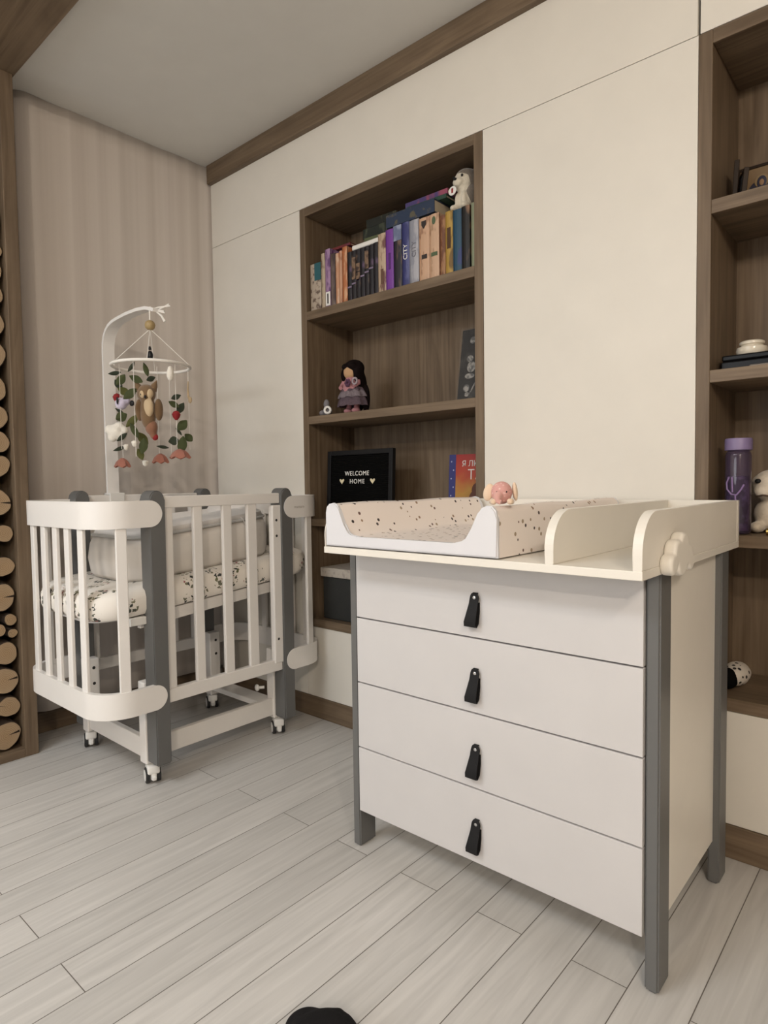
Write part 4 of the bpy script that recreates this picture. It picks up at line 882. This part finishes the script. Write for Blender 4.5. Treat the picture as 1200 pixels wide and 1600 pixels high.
# acrylic plaque with dark photograph
pq = thing('photo_plaque', 'clear plaque with dark photograph leaning at right end of middle shelf', 'picture', (1.235, 0.10, Z2))
def lean_box(bm, x0, x1, y0, th, z0, h, tilt, rotz=0.0, px_=None):
    n0 = len(bm.verts); box(bm, x0, x1, 0, th, 0, h, min(0.002, th*0.3), 1)
    xform(bm, Matrix.Translation((0, y0, z0)) @ Matrix.Rotation(-tilt, 4, 'X'), n0); return bm
PHOTO = S('dark_photo', (0.004, 0.004, 0.005), (0.04, 0.038, 0.036), 16, 0.60, sz=0.9)
bm = lean_box(new(), 1.190, 1.302, 0.055, 0.006, Z2+0.0008, 0.258, 0.16); ph = obj('photograph', bm, PHOTO, pq)
MP = Matrix.Translation((0, 0.055, Z2+0.0008)) @ Matrix.Rotation(-0.16, 4, 'X'); PALE = S('pale_photo_shape', (0.30, 0.29, 0.27), (0.10, 0.10, 0.10), 70, 0.5, sz=1)
bm = new()
for ax, az, rx, rz in ((1.238, 0.216, 0.012, 0.013), (1.232, 0.150, 0.014, 0.012), (1.240, 0.120, 0.018, 0.020), (1.236, 0.088, 0.020, 0.010), (1.226, 0.045, 0.013, 0.014), (1.230, 0.022, 0.010, 0.008)): ell(bm, (ax, -0.0004, az), (rx, 0.001, rz), None, 12, 8)
tube(bm, [(1.240, -0.0004, 0.02), (1.262, -0.0004, 0.06)], 0.003, 6); xform(bm, MP); obj('pale_shape', bm, PALE, ph)
bm = lean_box(new(), 1.186, 1.303, 0.050, 0.004, Z2+0.0004, 0.262, 0.16); obj('clear_front', bm, mat('clear_acrylic', (0.25, 0.24, 0.23), 0.2, alpha=0.06, spec=0.1), pq)
bm = box(new(), 1.145, 1.30, 0.025, 0.14, Z2, Z2+0.004, 0.001); obj('foot', bm, MATS['clear_acrylic'], pq)

# third shelf: letter board and picture book
Z3 = 0.8513
lb = thing('letter_board', 'black felt letter board reading WELCOME HOME on the shelf', 'letter board', (0.680, 0.09, Z3))
LX0, LX1, LH, LT, LYB = 0.500, 0.866, 0.283, 0.05, 0.070
bm = new()
for a, b, c_, d in ((LX0, LX0+0.020, 0, LH), (LX1-0.020, LX1, 0, LH), (LX0+0.02, LX1-0.02, 0, 0.020), (LX0+0.02, LX1-0.02, LH-0.020, LH)): box(bm, a, b, 0, 0.020, c_, d, 0.0015)
ML = Matrix.Translation((0, LYB, Z3+0.0006)) @ Matrix.Rotation(-LT, 4, 'X'); xform(bm, ML); obj('frame', bm, BLACK, lb)
def felt_mat():
    m, nt, b, tc, N, L = nodes_mat('ribbed_black_felt', 0.95)
    b.inputs['Base Color'].default_value = (0.004, 0.004, 0.004, 1); b.inputs['Specular IOR Level'].default_value = 0.05
    wv = N('ShaderNodeTexWave', bands_direction='Z'); wv.inputs['Scale'].default_value = 40; L(tc.outputs['Object'], wv.inputs['Vector'])
    bp = N('ShaderNodeBump'); bp.inputs['Distance'].default_value = 0.002; L(wv.outputs['Fac'], bp.inputs['Height']); L(bp.outputs[0], b.inputs['Normal']); return m
bm = box(new(), LX0+0.018, LX1-0.018, 0.008, 0.016, 0.018, LH-0.018); xform(bm, ML); obj('felt_panel', bm, felt_mat(), lb)
def lbt(s, x, dz, size, sp=1.0): return text('letters', s, size, ML @ Matrix.Translation((x, 0.0070, dz)) @ Matrix.Rotation(PI/2, 4, 'X'), WHITEINK, lb, 0.0006, sp)
lbt('WELCOME', 0.668, 0.186, 0.0265, 1.12); lbt('HOME', 0.670, 0.153, 0.0265, 1.25)
for hx in (0.583, 0.757):
    bm = new(); pts = [(0, -0.011), (0.0125, 0.003), (0.0125, 0.009), (0.008, 0.0105), (0.002, 0.007), (0, 0.004), (-0.002, 0.007), (-0.008, 0.0105), (-0.0125, 0.009), (-0.0125, 0.003)]
    prism(bm, pts, lambda a, b, q: (hx+a, q, 0.154+b), 0.0055, 0.0078); xform(bm, ML); obj('heart', bm, mat('cream_heart', (0.70, 0.62, 0.42), 0.6), lb)
pb = thing('picture_book', 'red and yellow picture book with navy starred spine on shelf', 'book', (1.19, 0.17, Z3))
def grad_mat():
    m, nt, b, tc, N, L = nodes_mat('red_to_yellow_cover', 0.35)
    sp = N('ShaderNodeSeparateXYZ'); L(tc.outputs['Object'], sp.inputs[0]); nz = N('ShaderNodeTexNoise'); nz.inputs['Scale'].default_value = 14; L(tc.outputs['Object'], nz.inputs[0])
    ad = N('ShaderNodeMath', operation='MULTIPLY_ADD'); ad.inputs[1].default_value = 0.10; L(nz.outputs['Fac'], ad.inputs[0]); L(sp.outputs['Z'], ad.inputs[2])
    mr = N('ShaderNodeMapRange'); mr.inputs[1].default_value = 0.09; mr.inputs[2].default_value = 0.30; L(ad.outputs[0], mr.inputs[0])
    rp = ramp(nt, [(0.0, (0.30, 0.16, 0.03)), (0.35, (0.42, 0.22, 0.04)), (0.65, (0.40, 0.05, 0.025)), (1.0, (0.30, 0.02, 0.02))]); L(mr.outputs[0], rp.inputs[0]); L(rp.outputs[0], b.inputs['Base Color']); return m
MB_ = Matrix.Translation((1.080, 0.150, Z3+0.0006)) @ Matrix.Rotation(-0.06, 4, 'X')
bm = box(new(), 0.030, 0.215, 0, 0.003, 0, 0.248); box(bm, 0.0, 0.215, 0.015, 0.018, 0, 0.248); xform(bm, MB_); obj('cover', bm, grad_mat(), pb)
bm = box(new(), 0.0, 0.030, -0.0004, 0.015, 0, 0.248); xform(bm, MB_); sp_ = obj('spine', bm, mat('navy_spine', (0.025, 0.03, 0.16), 0.4), pb, label='navy spine strip with small stars')
bm = new()
for k in range(7): ell(bm, (0.010+0.010*(k % 2), -0.0004, 0.03+k*0.032), (0.003, 0.0006, 0.003), None, 8, 6)
xform(bm, MB_); obj('star', bm, mat('pale_star', (0.35, 0.38, 0.55), 0.5), sp_)
bm = box(new(), 0.030, 0.210, 0.003, 0.015, 0.003, 0.245); xform(bm, MB_); obj('pages', bm, PAPER, pb)
WI = mat('cover_lettering', (0.75, 0.70, 0.66), 0.5)
text('title', 'Я ЛЮ', 0.030, MB_ @ Matrix.Translation((0.058, -0.0008, 0.212)) @ Matrix.Rotation(PI/2, 4, 'X'), WI, pb, 0.0005, align='LEFT')
text('title', 'ТА', 0.052, MB_ @ Matrix.Translation((0.083, -0.0008, 0.170)) @ Matrix.Rotation(PI/2, 4, 'X'), WI, pb, 0.0005, align='LEFT')
bm = new(); ell(bm, (0.125, -0.0002, 0.115), (0.022, 0.0008, 0.026)); ell(bm, (0.120, -0.0002, 0.075), (0.030, 0.0008, 0.040)); xform(bm, MB_); obj('silhouette', bm, mat('brown_shadow_print', (0.10, 0.03, 0.015), 0.5), pb)

# bottom shelf: storage box
Z4 = 0.4253
sb = thing('storage_box', 'dark grey storage box with pale lid on bottom shelf', 'box', (0.66, 0.14, Z4))
obj('bin', box(new(), 0.508, 0.812, 0.036, 0.255, Z4, 0.604, 0.004), mat('charcoal_fabric', (0.022, 0.023, 0.022), 0.85, bump=(150, 0.4, 0.002)), sb)
obj('lid', box(new(), 0.500, 0.820, 0.028, 0.262, 0.6045, 0.643, 0.003), S('pale_marled_lid', (0.46, 0.42, 0.37), (0.34, 0.30, 0.27), 60, 0.55, sz=1), sb)

# ================================================================ things in the right-hand bookcase
# upper shelf: framed icons
def frame_thing(label, x, y, w, h, rotz, tilt, m_in, cat='picture', z=SZ):
    t_ = thing('framed_picture', label, cat, (x, y, z+0.0005), rotz)
    M = Matrix.Translation((x, y, z+0.0008)) @ Matrix.Rotation(rotz, 4, 'Z') @ Matrix.Rotation(-tilt, 4, 'X')
    bm = new(); k = 0.008
    for a, b, c_, d in ((-w/2, -w/2+k, 0, h), (w/2-k, w/2, 0, h), (-w/2+k, w/2-k, 0, k), (-w/2+k, w/2-k, h-k, h)): box(bm, a, b, 0, 0.012, c_, d, 0.001, 1)
    xform(bm, M); obj('frame', bm, mat('dark_walnut_frame', (0.022, 0.013, 0.008), 0.5, spec=0.2), t_)
    bm = box(new(), -w/2+k, w/2-k, 0.003, 0.010, k, h-k); xform(bm, M); obj('picture', bm, m_in, t_)
    return t_, M
GOLDP = mat('faded_gold_panel', (0.20, 0.13, 0.065), 0.4)
t_, M = frame_thing('dark framed icon of a veiled figure on upper right shelf', 2.115, 0.180, 0.150, 0.135, 0.0, 0.08, GOLDP)
bm = new(); ell(bm, (-0.014, 0.0030, 0.060), (0.034, 0.002, 0.034)); ell(bm, (-0.014, 0.0022, 0.052), (0.022, 0.002, 0.022)); xform(bm, M); obj('robe', bm, mat('navy_robe', (0.025, 0.025, 0.05), 0.6), t_)
bm = new(); lathe(bm, [(0.017, 0), (0.018, 0.001), (0.017, 0.002)], (-0.014, 0.0026, 0.088), 24, Matrix.Rotation(PI/2, 3, 'X')); xform(bm, M); obj('halo', bm, mat('halo_gold', (0.24, 0.165, 0.08), 0.5), t_)
bm = new(); ell(bm, (-0.014, 0.001, 0.084), (0.012, 0.002, 0.018)); xform(bm, M); obj('veil', bm, MATS['navy_robe'], t_); bm = new(); ell(bm, (-0.014, -0.0005, 0.083), (0.006, 0.002, 0.009)); xform(bm, M); obj('face', bm, mat('icon_face', (0.30, 0.18, 0.10), 0.6), t_)
DKP = mat('dark_photo_panel', (0.02, 0.018, 0.017), 0.5, spec=0.2)
frame_thing('small dark frame against the side panel, left of the icon', 2.043, 0.120, 0.070, 0.120, -1.35, 0.05, DKP)
frame_thing('small dark frame leaning in front of the icon corner', 2.066, 0.086, 0.056, 0.085, -1.15, 0.10, mat('grey_photo_panel', (0.05, 0.046, 0.045), 0.5, spec=0.2))
# middle shelf: black case with white jar
bc = thing('black_case', 'flat glossy black case under the white jar', 'case', (2.13, 0.12, Z2))
obj('body', box(new(), 2.036, 2.235, 0.055, 0.19, Z2, Z2+0.026, 0.004), mat('gloss_black', (0.004, 0.004, 0.005), 0.3, spec=0.2), bc); obj('lid', box(new(), 2.038, 2.233, 0.057, 0.188, Z2+0.0265, Z2+0.042, 0.004), MATS['gloss_black'], bc)
bm = new(); lathe(bm, [(0.022, 0.0), (0.034, 0.003), (0.038, 0.012), (0.036, 0.021), (0.027, 0.025), (0.026, 0.027)], (2.098, 0.112, Z2+0.0425), 32); j = thing('white_jar', 'small white porcelain jar on the flat black case', 'jar', (2.098, 0.112, Z2+0.0425)); obj('bowl', bm, mat('porcelain', (0.72, 0.66, 0.55), 0.15), j, smooth=True)
bm = new(); lathe(bm, [(0.027, 0.0), (0.030, 0.002), (0.030, 0.008), (0.026, 0.011), (0.002, 0.012)], (2.098, 0.112, Z2+0.0697), 32); obj('lid', bm, MATS['porcelain'], j, smooth=True)
bm = box(new(), 2.108, 2.230, 0.030, 0.052, Z2, Z2+0.008, 0.003); tag(obj('metal_pen', bm, mat('pewter', (0.25, 0.22, 0.19), 0.4, metal=0.8), None, origin=(2.17, 0.041, Z2)), 'thin pewter bar lying before the flat black case', 'pen')
# third shelf: bottle, plush puppy, brass piece
bx, by = 2.082, 0.052
bt = thing('water_bottle', 'purple water bottle with lilac cap on the right shelf', 'bottle', (bx, by, Z3))
bm = new(); lathe(bm, [(0.020, 0.0), (0.028, 0.002), (0.031, 0.008), (0.031, 0.205), (0.029, 0.213), (0.025, 0.218)], (bx, by, Z3), 40)
obj('body', bm, mat('purple_clear_plastic', (0.06, 0.042, 0.085), 0.08, alpha=0.60, coat=0.6), bt, smooth=True)
bm = new(); lathe(bm, [(0.016, 0.006), (0.026, 0.010), (0.026, 0.150), (0.020, 0.152)], (bx, by, Z3), 32); obj('inner_sleeve', bm, S('purple_logo_print', (0.035, 0.020, 0.05), (0.20, 0.12, 0.28), 28, 0.52, sz=0.8), bt, smooth=True)
bm = new(); lathe(bm, [(0.029, 0.2185), (0.0325, 0.220), (0.0325, 0.246), (0.031, 0.250), (0.002, 0.251)], (bx, by, Z3), 40); obj('cap', bm, mat('lilac_cap', (0.20, 0.155, 0.29), 0.45), bt, smooth=True)
# pale print on the front of the bottle
bm = new(); RB = 0.0316
def bp_(a, z): return (bx+RB*math.sin(a), by-RB*math.cos(a), Z3+z)
for poly in ([(-0.5, 0.150), (-0.75, 0.135), (-0.7, 0.118), (-0.3, 0.105), (0.1, 0.103), (0.45, 0.118), (0.65, 0.130)], [(-0.25, 0.150), (-0.2, 0.110)], [(0.0, 0.105), (0.05, 0.085), (0.3, 0.075)], [(-0.6, 0.085), (-0.4, 0.07), (-0.3, 0.05)]):
    tube(bm, [bp_(a, z) for a, z in poly], 0.0022, 6)
obj('printed_emblem', bm, mat('lilac_print_ink', (0.24, 0.16, 0.33), 0.5), bt, smooth=True)
kx, ky = 2.146, 0.145
pp = thing('toy_puppy', 'white plush puppy with black eyes right of purple bottle', 'toy', (kx, ky, Z3))
PW2 = mat('ivory_plush', (0.62, 0.54, 0.43), 0.95, sheen=0.5, bump=(180, 0.6, 0.003))
bm = new(); ell(bm, (kx, ky, Z3+0.048), (0.046, 0.044, 0.048)); ell(bm, (kx-0.004, ky-0.012, Z3+0.126), (0.044, 0.040, 0.042)); ell(bm, (kx-0.012, ky-0.048, Z3+0.112), (0.026, 0.018, 0.018))
for s in (-1, 1): ell(bm, (kx+0.028*s, ky-0.040, Z3+0.016), (0.018, 0.030, 0.0155))
obj('body', bm, PW2, pp, remesh=0.004)
for s in (-1, 1):
    obj('eye', ell(new(), (kx-0.011+0.0165*s, ky-(0.0455 if s < 0 else 0.0500), Z3+0.138), (0.0075, 0.006, 0.0065)), BLACK, pp, smooth=True)
    obj('ear', ell(new(), (kx+0.043*s, ky+0.002, Z3+0.128), (0.010, 0.016, 0.026), Matrix.Rotation(-0.25*s, 3, 'Y')), PW2, pp, smooth=True)
bm = new(); tube(bm, [(kx-0.03, ky-0.052, Z3+0.098), (kx-0.012, ky-0.066, Z3+0.101), (kx+0.006, ky-0.054, Z3+0.098)], 0.0025, 8); obj('mouth', bm, mat('brown_thread', (0.08, 0.05, 0.03), 0.8), pp)
bm = new(); ell(bm, (kx+0.03, ky+0.008, Z3+0.078), (0.036, 0.036, 0.020)); obj('scarf', bm, PLG, pp, smooth=True)
bm = new(); lathe(bm, [(0.006, -0.02), (0.009, -0.018), (0.009, 0.018), (0.006, 0.02)], (2.170, 0.036, Z3+0.0092), 20, Matrix.Rotation(PI/2, 3, 'Y')); tag(obj('brass_tube', bm, mat('brass', (0.62, 0.43, 0.14), 0.25, metal=1), None, smooth=True, origin=(2.17, 0.036, Z3)), 'small shiny brass tube in front of the plush puppy', 'trinket')
# bottom shelf: spotted slipper
sx_, sy2 = 2.062, 0.125
sl = thing('spotted_slipper', 'white slipper with black spots on the bottom right shelf', 'slipper', (sx_, sy2, Z4))
SPOT = print_mat('spotted_cloth', (0.62, 0.57, 0.50), 62, 0.30, [(0.012, 0.010, 0.010), (0.02, 0.015, 0.012)], 0.9)
bm = new(); ell(bm, (sx_+0.006, sy2, Z4+0.033), (0.034, 0.060, 0.032)); ell(bm, (sx_, sy2+0.03, Z4+0.028), (0.036, 0.05, 0.027)); obj('upper', bm, SPOT, sl, remesh=0.004)
bm = new(); ell(bm, (sx_-0.006, sy2-0.046, Z4+0.029), (0.027, 0.026, 0.0285)); obj('toe', bm, FELTBLACK, sl, smooth=True, label='black toe')

# ================================================================ dark garment at the bottom edge of the picture
gm = thing('black_garment', 'black crumpled cloth on the floor at the bottom edge', 'cloth', (1.66, -1.13, 0))
bm = new(); ell(bm, (1.69, -1.108, 0.018), (0.070, 0.085, 0.040)); ell(bm, (1.648, -1.088, 0.014), (0.05, 0.045, 0.026)); ell(bm, (1.676, -1.045, 0.028), (0.013, 0.016, 0.016)); ell(bm, (1.73, -1.175, 0.02), (0.08, 0.09, 0.045))
for v in bm.verts: v.co.z = max(v.co.z, 0.001)
obj('fabric', bm, mat('black_cotton', (0.010, 0.0095, 0.010), 0.95, spec=0.15, bump=(60, 0.6, 0.004)), gm, remesh=0.006)
